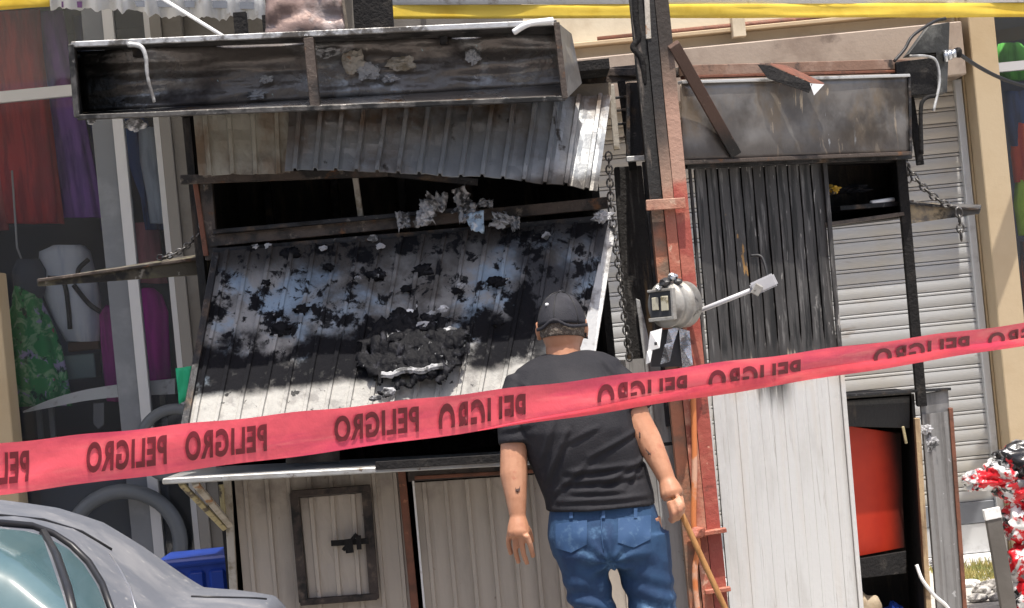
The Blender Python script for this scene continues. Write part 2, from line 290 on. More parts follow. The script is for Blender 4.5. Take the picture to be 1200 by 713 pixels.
def add_tube(bm, pts, r, n=8, cap=True):
    pts = [V(p) for p in pts]; R = r if isinstance(r, (list, tuple)) else [r]*len(pts)
    rings = []; prev = None
    for i, p in enumerate(pts):
        t = (pts[min(i+1, len(pts)-1)] - pts[max(i-1, 0)]).normalized()
        if prev is None:
            a = t.cross(V((0, 0, 1)));
            if a.length < .1: a = t.cross(V((1, 0, 0)))
        else: a = prev - t*prev.dot(t)
        a.normalize(); prev = a; b = t.cross(a)
        rings.append([bm.verts.new(p + (a*math.cos(k*2*math.pi/n) + b*math.sin(k*2*math.pi/n))*R[i]) for k in range(n)])
    for i in range(len(rings)-1):
        for k in range(n): bm.faces.new((rings[i][k], rings[i][(k+1) % n], rings[i+1][(k+1) % n], rings[i+1][k]))
    if cap: bm.faces.new(rings[0][::-1]); bm.faces.new(rings[-1])
def bev(bm, off=.003, seg=1):
    bmesh.ops.recalc_face_normals(bm, faces=bm.faces[:])
    bmesh.ops.bevel(bm, geom=bm.edges[:], offset=off, segments=seg, affect='EDGES', clamp_overlap=True)
def prism(name, pts, vec, m, par=None, b=.002):
    bm = bmesh.new(); add_prism(bm, pts, vec)
    if b: bev(bm, b)
    return obj(name, bm, m, par)
def bar(name, p, q, w, d, m, par=None, b=.002):
    bm = bmesh.new(); add_bar(bm, p, q, w, d)
    if b: bev(bm, b)
    return obj(name, bm, m, par)
def box(name, lo, hi, m, par=None, b=.002):
    bm = bmesh.new(); add_box(bm, lo, hi)
    if b: bev(bm, b)
    return obj(name, bm, m, par)
def tube(name, pts, r, m, par=None, n=8):
    bm = bmesh.new(); add_tube(bm, pts, r, n); return obj(name, bm, m, par, True)
def curve_pts(ctrl, k=8):
    """Catmull-Rom through control points"""
    c = [V(p) for p in ctrl]; c = [c[0]*2-c[1]] + c + [c[-1]*2-c[-2]]; out = []
    for i in range(1, len(c)-2):
        for j in range(k):
            t = j/k; p0, p1, p2, p3 = c[i-1:i+3]
            out.append(.5*((2*p1)+(p2-p0)*t+(2*p0-5*p1+4*p2-p3)*t*t+(3*p1-p0-3*p2+p3)*t**3))
    out.append(c[-2]); return out
def fn(x, y, z=0.0): return mnoise.noise(V((x, y, z)))
def corr(name, TL, TR, BR, BL, n, h, m, par, rows=8, thick=.004, crumple=0.0, seed=0, shape=None, rib=.1, edge=0.0):
    """ribbed metal sheet over four corners; ribs run from top to bottom"""
    TL, TR, BR, BL = map(V, (TL, TR, BR, BL))
    nr = (TR-TL).cross(BL-TL).normalized()
    if nr.y > 0: nr = -nr
    us = []
    for i in range(n):
        for t, hh in ((0, 0), (.5-rib*1.9, 0), (.5-rib, 1), (.5+rib, 1), (.5+rib*1.9, 0), (.8, .12)): us.append(((i+t)/n, hh))
    us.append((1, 0))
    bm = bmesh.new(); g = []
    for j in range(rows+1):
        v = j/rows; row = []
        for u, hh in us:
            ev = v + (edge*fn(u*9+seed, 3.3) if j == rows else 0)
            p = (TL*(1-u)+TR*u)*(1-ev) + (BL*(1-u)+BR*u)*ev
            d = hh*h + crumple*fn(u*7+seed, v*4, seed) + crumple*.5*fn(u*23+seed, v*11, seed+4)
            if shape: d += shape(u, v)
            row.append(bm.verts.new(p + nr*d))
        g.append(row)
    for j in range(rows):
        for i in range(len(us)-1): bm.faces.new((g[j][i], g[j][i+1], g[j+1][i+1], g[j+1][i]))
    bmesh.ops.recalc_face_normals(bm, faces=bm.faces[:])
    bmesh.ops.solidify(bm, geom=bm.faces[:], thickness=thick)
    return obj(name, bm, m, par)
def wavy_sheet(name, TL, TR, BR, BL, m, par, amp=.01, fr=3, nu=16, nv=10, thick=.004, seed=0, jag=0.0):
    TL, TR, BR, BL = map(V, (TL, TR, BR, BL)); nr = (TR-TL).cross(BL-TL).normalized()
    if nr.y > 0: nr = -nr
    bm = bmesh.new(); g = []
    for j in range(nv+1):
        for i in range(nu+1):
            u, v = i/nu, j/nv; vv = v*(1 + (jag*fn(u*12+seed, 1.7) + jag*.6*fn(u*37+seed, 5.7) if j == nv else 0))
            p = (TL*(1-u)+TR*u)*(1-vv)+(BL*(1-u)+BR*u)*vv
            g.append(bm.verts.new(p + nr*amp*(fn(u*fr+seed, v*fr, seed) + .5*fn(u*fr*2.7, v*fr*2.7+seed, seed))))
    for j in range(nv):
        for i in range(nu):
            a = j*(nu+1)+i; bm.faces.new((g[a], g[a+1], g[a+nu+2], g[a+nu+1]))
    bmesh.ops.recalc_face_normals(bm, faces=bm.faces[:])
    bmesh.ops.solidify(bm, geom=bm.faces[:], thickness=thick)
    return obj(name, bm, m, par, True)
def chain_mesh(bm, pts, link=.03, r=.0035, wid=.011):
    """real interlocking links along a polyline"""
    pts = [V(p) for p in pts]; L = [0]
    for a, b in zip(pts, pts[1:]): L.append(L[-1]+(b-a).length)
    def at(s):
        for i in range(len(pts)-1):
            if s <= L[i+1] or i == len(pts)-2:
                t = (s-L[i])/max(1e-6, L[i+1]-L[i]); return pts[i].lerp(pts[i+1], t), (pts[i+1]-pts[i]).normalized()
    step = link*.72; k = 0; s = link/2
    while s < L[-1]:
        p, t = at(s); a = t.cross(V((0, 1, 0))).normalized(); b = t.cross(a)
        if k % 2: a, b = b, a
        ring = []; n = 10
        for i in range(n):
            an = i*2*math.pi/n; c = p + t*(math.cos(an)*link/2) + a*(math.sin(an)*wid); ring.append(c)
        rr = []
        for i, c in enumerate(ring):
            tt = (ring[(i+1) % n]-ring[i-1]).normalized(); o1 = tt.cross(b).normalized()
            rr.append([bm.verts.new(c + (o1*math.cos(q*2*math.pi/5)+b*math.sin(q*2*math.pi/5))*r) for q in range(5)])
        for i in range(n):
            for q in range(5): bm.faces.new((rr[i][q], rr[(i+1) % n][q], rr[(i+1) % n][(q+1) % 5], rr[i][(q+1) % 5]))
        s += step; k += 1
def sag(a, b, d, n=14):
    a, b = V(a), V(b); return [a.lerp(b, i/n) - V((0, 0, d*4*(i/n)*(1-i/n))) for i in range(n+1)]
def puff(name, rows, Y, dep, m, par=None, folds=6, famp=.12, nu=28, seed=0, top=True):
    """a hanging garment: rows of (py, left px, right px); elliptical, with hanging folds"""
    bm = bmesh.new(); R = []
    for j, (py, xl, xr) in enumerate(rows):
        a, b = W(xl, py, Y), W(xr, py, Y); c = (a+b)/2; hx = (b-a)/2; ring = []; v = j/max(1, len(rows)-1)
        for i in range(nu):
            t = 2*math.pi*i/nu
            k = 1 + famp*v*math.sin(folds*t+seed) + famp*.6*fn(math.cos(t)*2+seed, math.sin(t)*2, v*2)
            ring.append(bm.verts.new(c + hx*math.cos(t)*(1+.25*(k-1)) + V((0, dep*math.sin(t)*k, 0)) + V((0, 0, .01*fn(t*2+seed, v*4)))))
        R.append(ring)
    for j in range(len(R)-1):
        for i in range(nu): bm.faces.new((R[j][i], R[j][(i+1) % nu], R[j+1][(i+1) % nu], R[j+1][i]))
    bm.faces.new(R[0]); bm.faces.new(R[-1])
    return obj(name, bm, m, par, True)
def crumple(name, c, sx, sy, sz, m, par=None, seed=0, sub=3, amp=.5, fr=2.2, flat=True):
    bm = bmesh.new(); bmesh.ops.create_icosphere(bm, subdivisions=sub, radius=1)
    for v in bm.verts:
        d = v.co.normalized(); k = 1 + amp*fn(d.x*fr+seed, d.y*fr+seed*2, d.z*fr) + amp*.55*fn(d.x*fr*2.6+seed, d.y*fr*2.6, d.z*fr*2.6+seed)
        v.co = V((d.x*sx*k, d.y*sy*k, d.z*sz*k)) + V(c)
    return obj(name, bm, m, par, not flat)
# ================================================================ the setting
bm = bmesh.new(); add_box(bm, (-150, -120, -.3), (150, 160, 0)); road = struct(obj('road', bm, M['asphalt']))
PZ = .14
bm = bmesh.new(); add_box(bm, (-30, 9.0, .003), (30, 13.32, PZ)); bev(bm, .012, 2)
pav = struct(obj('pavement', bm, M['concrete']))
bm = bmesh.new(); add_box(bm, (-30, 8.86, .002), (30, 8.996, PZ+.004)); bev(bm, .02, 2)
struct(obj('kerb', bm, M['rubble']))
YW = 13.3
B = thing('shop_building', 'tan shop building with lowered roller shutter and clothes windows behind the burned stalls', 'building', (0, YW, PZ))
xs0 = W(640, 300, YW).x; xs1 = W(1146, 300, YW).x                      # shutter opening
zb = PZ; zh = 2.80                                                     # shutter foot and housing
# walls round the openings
xl_col = W(206, 300, YW).x
bm = bmesh.new()
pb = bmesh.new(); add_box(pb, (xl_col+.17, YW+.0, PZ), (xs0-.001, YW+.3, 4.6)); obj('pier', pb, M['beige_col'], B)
add_box(bm, (xs0, YW, 3.1), (xs1+.02, YW+.3, 4.6))                     # over the shutter
obj('wall', bm, M['cream'], B)
box('wall', (-9, YW+.02, 3.78), (xl_col+.165, YW+.3, 4.6), M['cream'], B)
# beam box over the shutter
box('shutter_housing', (xs0-.05, YW-.34, zh), (xs1-.03, YW-.003, W(900, 47, YW-.34).z), M['housing'], B, .006)
box('ledge', (xs0-.05, YW-.12, W(900, 36, YW).z), (xs1-.02, YW-.003, W(900, 31, YW).z), M['tan_paint'], B, .004)
tube('pipe', [W(700, 47, YW-.1), W(1080, 9, YW-.1)], .018, M['rust_red'], B)
pz = W(866, 30, YW-.2); box('pipe_bracket', (pz.x-.035, YW-.2, pz.z-.06), (pz.x+.035, YW-.06, pz.z+.08), M['cream'], B)
# roller shutter with single slats
bm = bmesh.new()
add_box(bm, (xs1-.045, YW-.06, zb), (xs1-.005, YW+.05, zh)); add_box(bm, (xs0+.005, YW-.06, zb), (xs0+.045, YW+.05, zh))
bev(bm, .003)
bm.free()
shut = bpy.data.objects.new('roller_shutter', None); COL.objects.link(shut); shut.parent = B; WLOC[shut] = V(((xs0+xs1)/2, YW, zb)); shut.location = WLOC[shut]-WLOC[B]
box('guide_rail', (xs1-.045, YW-.06, zb), (xs1-.005, YW+.05, zh), M['guide'], shut, .003); box('guide_rail', (xs0+.005, YW-.06, zb), (xs0+.045, YW+.05, zh), M['guide'], shut, .003)
pitch = .0845; prof = []
for k in range(7):
    t = k/6; prof.append((-.004*math.sin(t*math.pi) - .003 - .003*t, t*pitch*.70))
prof += [(.006, pitch*.71), (.009, pitch*.735), (.006, pitch*.755), (-.004, pitch*.765), (-.005, pitch*.86), (-.003, pitch*.935), (.007, pitch*.945), (.010, pitch*.985), (.0, pitch*1.0)]
sm = bmesh.new(); w0, w1 = xs0+.03, xs1-.04
a = [sm.verts.new((w0, p[0], p[1])) for p in prof]; b = [sm.verts.new((w1, p[0], p[1])) for p in prof]
for i in range(len(prof)-1): sm.faces.new((a[i], b[i], b[i+1], a[i+1]))
bmesh.ops.recalc_face_normals(sm, faces=sm.faces[:]); bmesh.ops.solidify(sm, geom=sm.faces[:], thickness=-.0015)
slat_me = bpy.data.meshes.new('slat'); sm.to_mesh(slat_me); sm.free(); slat_me.materials.append(M['slat'])
slat_me.transform(Matrix.Translation((-(w0+w1)/2, 0, 0)))
nsl = int((zh+.05-zb-.32)/pitch)
for k in range(nsl):
    s = bpy.data.objects.new('slat', slat_me); COL.objects.link(s); s.parent = shut
    s.location = V(((w0+w1)/2, YW+.005+random.uniform(-.0015, .0015), zb+.32+k*pitch)) - WLOC[shut]
box('bottom_rail', (w0, YW-.02, zb+.2), (w1, YW+.01, zb+.318), M['alu_dark'], shut)  # darker bluish grey: shade at the shutter foot put into the colour
box('bottom_rail', (w0, YW-.012, zb+.035), (w1, YW+.012, zb+.197), M['guide'], shut)
box('door_sill', (w0, YW-.16, zb+.001), (w1, YW+.05, zb+.03), M['white_plastic'], B)
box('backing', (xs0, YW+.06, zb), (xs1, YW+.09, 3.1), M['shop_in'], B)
# tan column right of the shutter
xc0 = W(1162, 300, YW-.3).x; xc1 = W(1193, 300, YW-.3).x
box('column', (xc0, YW-.3, PZ), (xc1, YW+.3, 4.6), M['tan_paint'], B, .006)
box('column_reveal', (xs1+.0, YW-.05, PZ), (xc0-.001, YW+.28, 4.6), M['tan_side'], B, .003)
# right-hand show window
xr1 = xc1+2.2
def window(x0, x1, z0, z1, posts, transoms, y=YW):
    f = bmesh.new()
    for x, w in posts:
        add_box(f, (x-w/2, y-.05, z0), (x+w/2, y+.03, z1))
    for z, h in transoms:
        add_box(f, (x0, y-.042, z-h/2), (x1, y+.022, z+h/2))
    fo = obj('window_frame', f, M['alu'], B)
    xs = sorted([p[0] for p in posts]); zs = sorted([t[0] for t in transoms])
    for a, b in zip(xs, xs[1:]):
        for c, d in zip(zs, zs[1:]):
            box('pane', (a+.015, y-.006, c+.012), (b-.015, y, d-.012), M['glass'], fo, 0)
    return fo
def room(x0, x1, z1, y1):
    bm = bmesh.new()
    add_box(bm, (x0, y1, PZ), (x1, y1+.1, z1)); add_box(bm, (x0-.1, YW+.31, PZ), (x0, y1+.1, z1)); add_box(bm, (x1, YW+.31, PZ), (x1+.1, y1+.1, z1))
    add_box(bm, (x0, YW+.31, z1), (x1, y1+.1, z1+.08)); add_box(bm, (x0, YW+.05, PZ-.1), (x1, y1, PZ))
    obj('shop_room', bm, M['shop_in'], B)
window(xc1, xr1, PZ, 3.78, [(xc1+.02, .04), (xr1-.02, .04)], [(PZ+.03, .06), (W(1190, 78, YW).z, .05), (3.74, .06)])
room(xc1+.005, xr1, 3.76, YW+1.5)
# left-hand show window: one wide mullion, transom, thin outer posts
xm = W(152, 300, YW).x; xw0 = -5.2
window(xw0, xl_col, PZ, 3.78, [(xw0+.03, .06), (xm+.012, .058), (xl_col-.02, .05)], [(PZ+.03, .06), (W(40, 111, YW).z, .062), (3.74, .06)])
box('mullion_side', (xm-.135, YW-.03, PZ), (xm-.02, YW+.06, 3.76), M['alu_dark'], B)
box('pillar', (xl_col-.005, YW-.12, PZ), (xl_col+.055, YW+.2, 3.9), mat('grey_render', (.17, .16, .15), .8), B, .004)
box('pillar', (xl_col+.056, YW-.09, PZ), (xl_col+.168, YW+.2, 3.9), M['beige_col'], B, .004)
box('column', (xw0-.6, YW-.3, PZ), (W(9, 450, YW-.3).x, YW-.06, W(9, 318, YW-.3).z), M['tan_paint'], B, .006)
room(xw0, xl_col+.16, 3.76, YW+1.6)
# weeds, rubble at the foot of the shutter
bm = bmesh.new()
for k in range(900):
    c = W(random.uniform(1110, 1190), random.uniform(658, 684), YW); t = random.random()
    x = random.uniform(W(1110, 680, 12.4).x, W(1185, 680, 12.4).x); y = random.uniform(12.2, 13.0)
    h = random.uniform(.015, .06); an = random.uniform(0, 6.28); dx, dy = math.cos(an)*.006, math.sin(an)*.006
    lx, ly = random.uniform(-.03, .03), random.uniform(-.03, .03)
    v = [bm.verts.new(q) for q in ((x-dx, y-dy, PZ-.004), (x+dx, y+dy, PZ-.004), (x+lx, y+ly, PZ+h))]; bm.faces.new(v)
w = obj('weeds', bm, M['weeds'], recalc=False); w['kind'] = 'stuff'; w['label'] = 'dry yellow-green weeds along the shutter foot'
for k, (px, py, s) in enumerate([(1138, 688, .045), (1163, 691, .06), (1150, 697, .05), (1146, 706, .05), (1168, 704, .045), (1172, 694, .035)]):
    d = fw + rx*((px-600)/F) + ux*((356.5-py)/F); p = C0 + d*((PZ-C0.z)/d.z)
    tag(crumple('rubble_stone', (p.x, p.y, PZ+s*.4), s, s*.8, s*.5, M['white_plastic'] if k == 0 else M['rubble'], seed=k+20, sub=2, amp=.4),
        'white broken stone lying beside the weeds' if k == 0 else 'grey broken stone on the pavement below the weeds', 'stone', None if k == 0 else 'stones below the weeds')

# ---------------------------------------------------------------- awning over the left window, banner over the shutter
A = thing('window_awning', 'torn white plastic awning with scalloped edge over the left show window', 'awning', (W(180, 10, 11).x, 11.0, 3.3))
za = W(180, 16, 11.0).z
xa0, xa1 = W(60, 15, 11).x, W(312, 15, 11).x
bm = bmesh.new(); n = 90; top = []; bot = []
for i in range(n+1):
    u = i/n; x = xa0+(xa1-xa0)*u
    zl = W(60, 13, 11).z*(1-u) + W(312, 22, 11).z*u
    zt = zl + .30
    zl2 = zl + .018*abs(math.sin(u*math.pi*9)) + .02*fn(u*40, 2) + (.03*fn(u*90, 5)-.02 if u > .45 else 0)
    top.append(bm.verts.new((x, 11+.012*math.sin(u*40), zt))); bot.append(bm.verts.new((x, 11-.01+.02*math.sin(u*50), zl2)))
for i in range(n): bm.faces.new((bot[i], bot[i+1], top[i+1], top[i]))
bmesh.ops.recalc_face_normals(bm, faces=bm.faces[:]); bmesh.ops.solidify(bm, geom=bm.faces[:], thickness=.004)
obj('valance', bm, M['white_tarp'], A, True)
bm = bmesh.new(); zr = za+.31
add_hexa(bm, [(-6, 11.02, zr-.02), (xa1+.3, 11.02, zr-.02), (xa1+.3, 11.02, zr), (-6, 11.02, zr)], [(-6, YW+.0, zr+.35), (xa1+.3, YW+.0, zr+.35), (xa1+.3, YW+.0, zr+.37), (-6, YW+.0, zr+.37)])
obj('roof_sheet', bm, mat('translucent_roof', (.75, .74, .7), .6, trans=.55), A)
prism('valance_window', [W(72, 9, 10.985), W(96, 9, 10.985), W(96, 2, 10.985), W(72, 2, 10.985)], (0, .006, 0), mat('purple_patch', (.08, .03, .09)), A, 0)
prism('valance_window', [W(160, 8, 10.985), W(228, 9, 10.985), W(228, 1, 10.985), W(157, 1, 10.985)], (0, .006, 0), M['alu_dark'], A, 0)
prism('valance_window', [W(238, 9, 10.985), W(300, 11, 10.985), W(300, 3, 10.985), W(238, 1, 10.985)], (0, .006, 0), M['alu_dark'], A, 0)
wavy_sheet('yellow_valance', W(-160, -30, 11.0), W(62, -36, 11.0), W(58, 8, 11.0), W(-160, 22, 11.0), M['yellow_tarp'], A, .02, 4)
tube('frame_tube', [W(186, -4, 10.95), W(262, 43, 10.7)], .009, M['white_plastic'], A)

Bn = thing('banner', 'white plastic banner with yellow lower band stretched above the shutter', 'banner', (W(830, 10, 11.4).x, 11.4, 3.1))
wavy_sheet('white_band', W(459, -70, 10.2), W(1270, -62, 12.9), W(1270, 3, 12.9), W(459, 6, 10.2), M['white_tarp'], Bn, .02, 5, 40, 6)
wavy_sheet('yellow_band', W(459, 6.3, 10.2), W(1270, 3.3, 12.9), W(1270, 20, 12.9), W(459, 22.5, 10.2), M['yellow_tarp'], Bn, .008, 6, 60, 4, seed=3)
for px, Y in ((470, 10.25), (1250, 12.85)):
    p = W(px, -66, Y); bar('support_arm', p, (p.x, YW+.0, p.z+.25), .03, .03, M['alu'], Bn)

# ---------------------------------------------------------------- houses across the street (behind the camera, mirrored in the glass)
O = thing('street_building', 'plain brown building across the street, mirrored faintly in the shop glass', 'building', (0, -15, 0))
OM = mat('brown_render', (.22, .17, .13), .85, 0, [dict(col=(.14, .11, .09), scale=.6, lo=.42, hi=.66)], .1)
box('wall', (-22, -18, 0), (22, -15, 6.2), OM, O, .02); box('parapet', (-22.2, -18.2, 6.203), (22.2, -14.8, 6.5), M['cream'], O, .02)
for k in range(9):
    x = -20+k*5; wf = box('window', (x, -15.02, 1.0 if k % 3 else .1), (x+2.2, -14.94, 2.6), M['alu_dark'], O, 0); box('pane', (x+.1, -14.94, 1.1), (x+2.1, -14.93, 2.5), M['car_glass'], wf, 0)
# ================================================================ the burned market stall (left)
KY = 9.3
def H(l, r, t): return l+(r-l)*t
S = thing('market_stall', 'burned corrugated metal market stall with raised flap and scorched counter', 'stall', (W(470, 640, KY).x, 10.0, PZ))
xL = W(247, 400, KY).x; xR = W(712, 400, KY).x
# inside walls and roof, all sooted
bm = bmesh.new()
add_box(bm, (xL, 10.75, PZ), (xR, 10.78, 2.62)); add_box(bm, (xL-.03, KY+.02, PZ), (xL, 10.78, 2.62)); add_box(bm, (xR, KY+.12, PZ), (xR+.03, 10.78, 2.62))
obj('inner_wall', bm, M['soot_wall'], S)
bm = bmesh.new(); add_box(bm, (xL-.03, 9.04, 2.622), (xR+.1, 10.8, 2.66)); obj('roof', bm, M['soot'], S)
for k in range(5):
    x = xL+.12+k*.3; box('inner_stud', (x, 10.70, PZ+.9), (x+.035, 10.748, 2.6), M['char_steel'], S)
# upper fascia and awning sheets
prism('fascia', [W(228, 139, 9.2), W(716, 139, 9.2), W(716, 97, 9.2), W(228, 120, 9.2)], (0, .03, 0), M['fascia'], S)
corr('awning_sheet', W(226, 128, 9.12), W(338, 124, 9.12), W(340, 203, 9.08), W(233, 206, 9.08), 4, .012, M['cream_sheet'], S, 6, crumple=.008, seed=2, edge=.03, rib=.045)
def bend(u, v): return .05*v*v*math.sin(u*3.1) + .02*fn(u*3, v)
bm = None
corr('awning_sheet', W(340, 124, 9.11), W(716, 112, 9.11), W(700, 223, 8.93), W(334, 201, 9.0), 15, .02, M['awning'], S, 12, crumple=.009, seed=5, edge=.04, shape=bend, rib=.05)
bar('front_rail', W(212, 211, 9.2), W(455, 202, 9.2), .035, .04, M['brown_steel'], S)
bar('front_rail', W(455, 203, 9.2), W(560, 214, 9.2), .028, .04, M['char_steel'], S)
# opening: posts, sill rails, mullion
bar('frame_post', W(241, 204, KY), W(249, 305, KY), .05, .05, M['brown_steel'], S)
bar('frame_post', W(228, 206, KY-.02), W(242, 300, KY-.02), .02, .03, M['rust_red'], S)
bar('sill_rail', W(246, 283, KY-.01), W(712, 238, KY-.01), .045, .05, M['brown_steel'], S)
bar('sill_rail', W(250, 272, KY-.06), W(560, 244, KY-.06), .018, .03, M['char_steel'], S)
bar('mullion', W(416, 205, KY+.02), W(424, 262, KY+.02), .022, .03, M['pale_post'], S)
bar('hinge_rail', W(250, 296, KY-.03), W(708, 257, KY-.03), .03, .035, M['char_steel'], S)
# the flap, hinged at its top and propped outwards
fTL, fTR, fBR, fBL = W(254, 297, 9.24), W(713, 259, 9.24), W(672, 478, 8.86), W(212, 512, 8.78)
def fbend(u, v): return .015*fn(u*4+3, v*3) - .03*v*(1-v)
flap = corr('flap', fTL, fTR, fBR, fBL, 18, .010, M['flap'], S, 26, crumple=.012, seed=9, shape=fbend, edge=.015, rib=.045)
prism('edge_trim', [W(249, 296, 9.22), W(257, 296, 9.22), W(218, 510, 8.76), W(209, 512, 8.76)], (0, .03, 0), M['char_steel'], flap)
prism('edge_trim', [W(712, 262, 9.235), W(722, 266, 9.235), W(694, 440, 8.93), W(672, 440, 8.90)], (0, .03, 0), M['bare_edge'], flap)
bar('edge_trim', W(210, 513, 8.77), W(671, 480, 8.85), .022, .03, M['char_steel'], flap)
# counter and its brackets
bm = bmesh.new(); yc = 8.74
add_hexa(bm, [W(190, 568, yc), W(662, 543, yc), W(662, 536, yc), W(190, 561, yc)], [W(192, 568, yc)+V((.02, .62, -.006)), W(662, 543, yc)+V((0, .62, -.006)), W(662, 536, yc)+V((0, .62, 0)), W(192, 561, yc)+V((.02, .62, 0))]); bev(bm, .004)
ctr = obj('counter', bm, M['counter'], S)
bar('counter_lip', W(440, 546, yc-.004), W(640, 534, yc-.004), .03, .02, M['soot'], ctr)
for (p, q, m_, w_) in (((212, 567), (263, 619), 'yellow_worn', .02), ((228, 566), (270, 616), 'pale_post', .024)):
    bar('bracket', W(*p, 8.82), W(*q, KY-.035), w_, .02, M[m_], S)
bar('corner_post', W(266, 556, KY-.03), W(278, 760, KY-.03), .03, .03, M['pale_post'], S)
bar('corner_post', W(259, 568, KY-.06), W(263, 612, KY-.06), .018, .02, M['yellow_worn'], S)
# lower walls
def down(px, py, Y):      # vertical line through a pixel down to the pavement
    p = W(px, py, Y); return V((p.x, p.y, PZ))
def low_sheet(name, x0, y0, x1, y1, n, m_, Y=KY, lean=.0):
    a, b = W(x0, y0, Y), W(x1, y1, Y); return corr(name, a, b, V((b.x+lean, Y, PZ)), V((a.x+lean, Y, PZ)), n, .012, m_, S, 8, crumple=.004, seed=n, rib=.045)
low_sheet('wall_sheet', 274, 553, 474, 541, 8, M['beige_sheet'], KY, -.015)
bar('door_frame', W(470, 545, KY-.02), down(479, 640, KY-.02), .03, .03, M['rust_red'], S)
bar('door_frame', W(478, 557, KY-.025), W(735, 540, KY-.025), .05, .03, M['frame_dark'], S)
bar('door_frame', W(486, 560, KY-.03), W(735, 546, KY-.03), .014, .03, M['rust_red'], S)
dr = low_sheet('door_sheet', 484, 566, 735, 549, 10, M['beige_sheet'], KY-.012, -.01)
bar('door_edge', W(484, 562, KY-.03), down(489, 640, KY-.03), .008, .02, M['white_plastic'], dr)
# small hatch in the lower wall, with dark frame and hasp
hd = prism('hatch', [W(353, 580, KY-.03), W(425, 575, KY-.03), W(431, 696, KY-.03), W(362, 702, KY-.03)], (0, .018, 0), M['beige_sheet'], S)
corr('hatch_sheet', W(352, 584, KY-.034), W(426, 578, KY-.034), W(433, 697, KY-.034), W(363, 702, KY-.034), 3, .012, M['beige_sheet'], hd, 6, crumple=.006, seed=4, rib=.05)
for p, q in (((345, 578), (356, 706)), ((429, 572), (439, 702))):
    bar('hatch_frame', W(*p, KY-.045), W(*q, KY-.045), .035, .03, M['frame_dark'], hd)
for p, q in (((342, 579), (434, 572)), ((352, 706), (442, 699))):
    bar('hatch_frame', W(*p, KY-.047), W(*q, KY-.047), .026, .03, M['frame_dark'], hd)
bm = bmesh.new()
add_bar(bm, W(388, 637, KY-.075), W(432, 634, KY-.075), .022, .012); add_bar(bm, W(402, 645, KY-.08), W(418, 626, KY-.08), .014, .012); add_bar(bm, W(408, 632, KY-.085), W(410, 648, KY-.085), .03, .02); add_bar(bm, W(420, 628, KY-.08), W(421, 644, KY-.08), .018, .02)
obj('hasp', bm, M['soot'], hd)
prism('rail_plate', [W(335, 531, 9.1), W(398, 528, 9.1), W(398, 541, 9.1), W(335, 544, 9.1)], (0, .02, 0), M['fascia'], S)
# rolled back wall seen under the flap
box('inner_shelf', (xL+.02, 9.6, 1.12), (xR-.02, 10.6, 1.16), M['char_steel'], S)
# bits above the roof
wavy_sheet('roof_plate', W(313, -14, 9.3), W(402, -16, 9.3), W(406, 42, 9.3), W(311, 44, 9.3), M['pink_sheet'], S, .03, 3, thick=.006)
prism('roof_timber', [W(412, -20, 9.4), W(457, -22, 9.4), W(461, 42, 9.4), W(416, 44, 9.4)], (0, .12, 0), M['soot'], S)
bar('roof_post', W(281, 15, 9.35), W(284, 48, 9.35), .05, .05, M['soot'], S)
bar('roof_wire', W(402, 0, 9.28), W(407, 38, 9.28), .012, .012, M['fascia'], S)
bar('roof_post', W(313, 18, 9.5), down(313, 18, 9.5).lerp(W(313, 18, 9.5), .83), .04, .04, M['soot'], S)
# right-hand end of the stall: burned posts, rails and channel
bar('end_rail', W(676, 92, 9.4), W(765, 84, 9.4), .06, .05, M['brown_steel'], S)
bar('end_post', W(716, 100, 9.32), W(723, 176, 9.32), .024, .03, M['pale_post'], S)
bar('end_post', W(728, 95, 9.36), W(742, 200, 9.36), .03, .04, M['soot'], S)
for k, py in enumerate((115, 130, 146, 162)):
    bar('rung', W(721, py, 9.34), W(742, py-2, 9.34), .01, .015, M['brown_steel'] if k % 2 else M['char_steel'], S)
bm = bmesh.new()
add_bar(bm, W(736, 98, 9.26), W(736, 188, 9.26), .014, .06); add_bar(bm, W(756, 96, 9.26), W(756, 186, 9.26), .014, .06); add_bar(bm, W(746, 97, 9.29), W(746, 187, 9.29), .06, .012)
obj('channel', bm, M['char_steel'], S)
bar('channel_cap', W(734, 187, 9.24), W(759, 185, 9.24), .02, .03, M['bare_edge'], S)
bm = bmesh.new(); add_prism(bm, [W(720, 196, 9.36), W(752, 194, 9.36), W(790, 560, 9.36), W(745, 560, 9.36)], (0, .07, 0)); bev(bm, .004)
obj('burned_post', bm, mat('burned_timber', (.018, .016, .015), .8, 0, [dict(col=(.14, .09, .045), scale=5, lo=.55, hi=.68, st=(4, 4, .4), rng=[('z', 2.0, 1.75, .3)]), dict(col=(.06, .055, .05), scale=9, lo=.52, hi=.66, st=(6, 6, .5))], .5, 40), S)
bar('post_strip', W(755, 190, 9.3), W(783, 500, 9.3), .018, .03, M['char_steel'], S)
prism('peeled_strip', [W(745, 350, 9.33), W(750, 352, 9.33), W(770, 440, 9.33), W(757, 440, 9.33)], (0, .012, 0), M['bare_edge'], S)
bm = bmesh.new(); add_prism(bm, [W(757, 200, 9.4), W(772, 199, 9.4), W(798, 480, 9.4), W(780, 480, 9.4)], (0, .06, 0)); obj('burned_post', bm, M['soot'], S)

# grey gate closing the gap beside the pole
G = thing('metal_gate', 'grey ribbed metal gate standing between the stall and the red pole', 'gate', (W(770, 650, 9.33).x, 9.33, PZ))
a, b = W(700, 424, 9.33), W(814, 416, 9.33)
corr('gate_sheet', a, b, V((b.x+.01, 9.33, PZ)), V((a.x, 9.33, PZ)), 5, .012, M['grey_sheet'], G, 8, crumple=.004, seed=3, rib=.045)
bar('gate_bolt', W(786, 488, 9.29), W(789, 520, 9.29), .012, .012, M['char_steel'], G)
bar('gate_bolt', W(776, 521, 9.29), W(796, 519, 9.29), .014, .012, M['char_steel'], G)

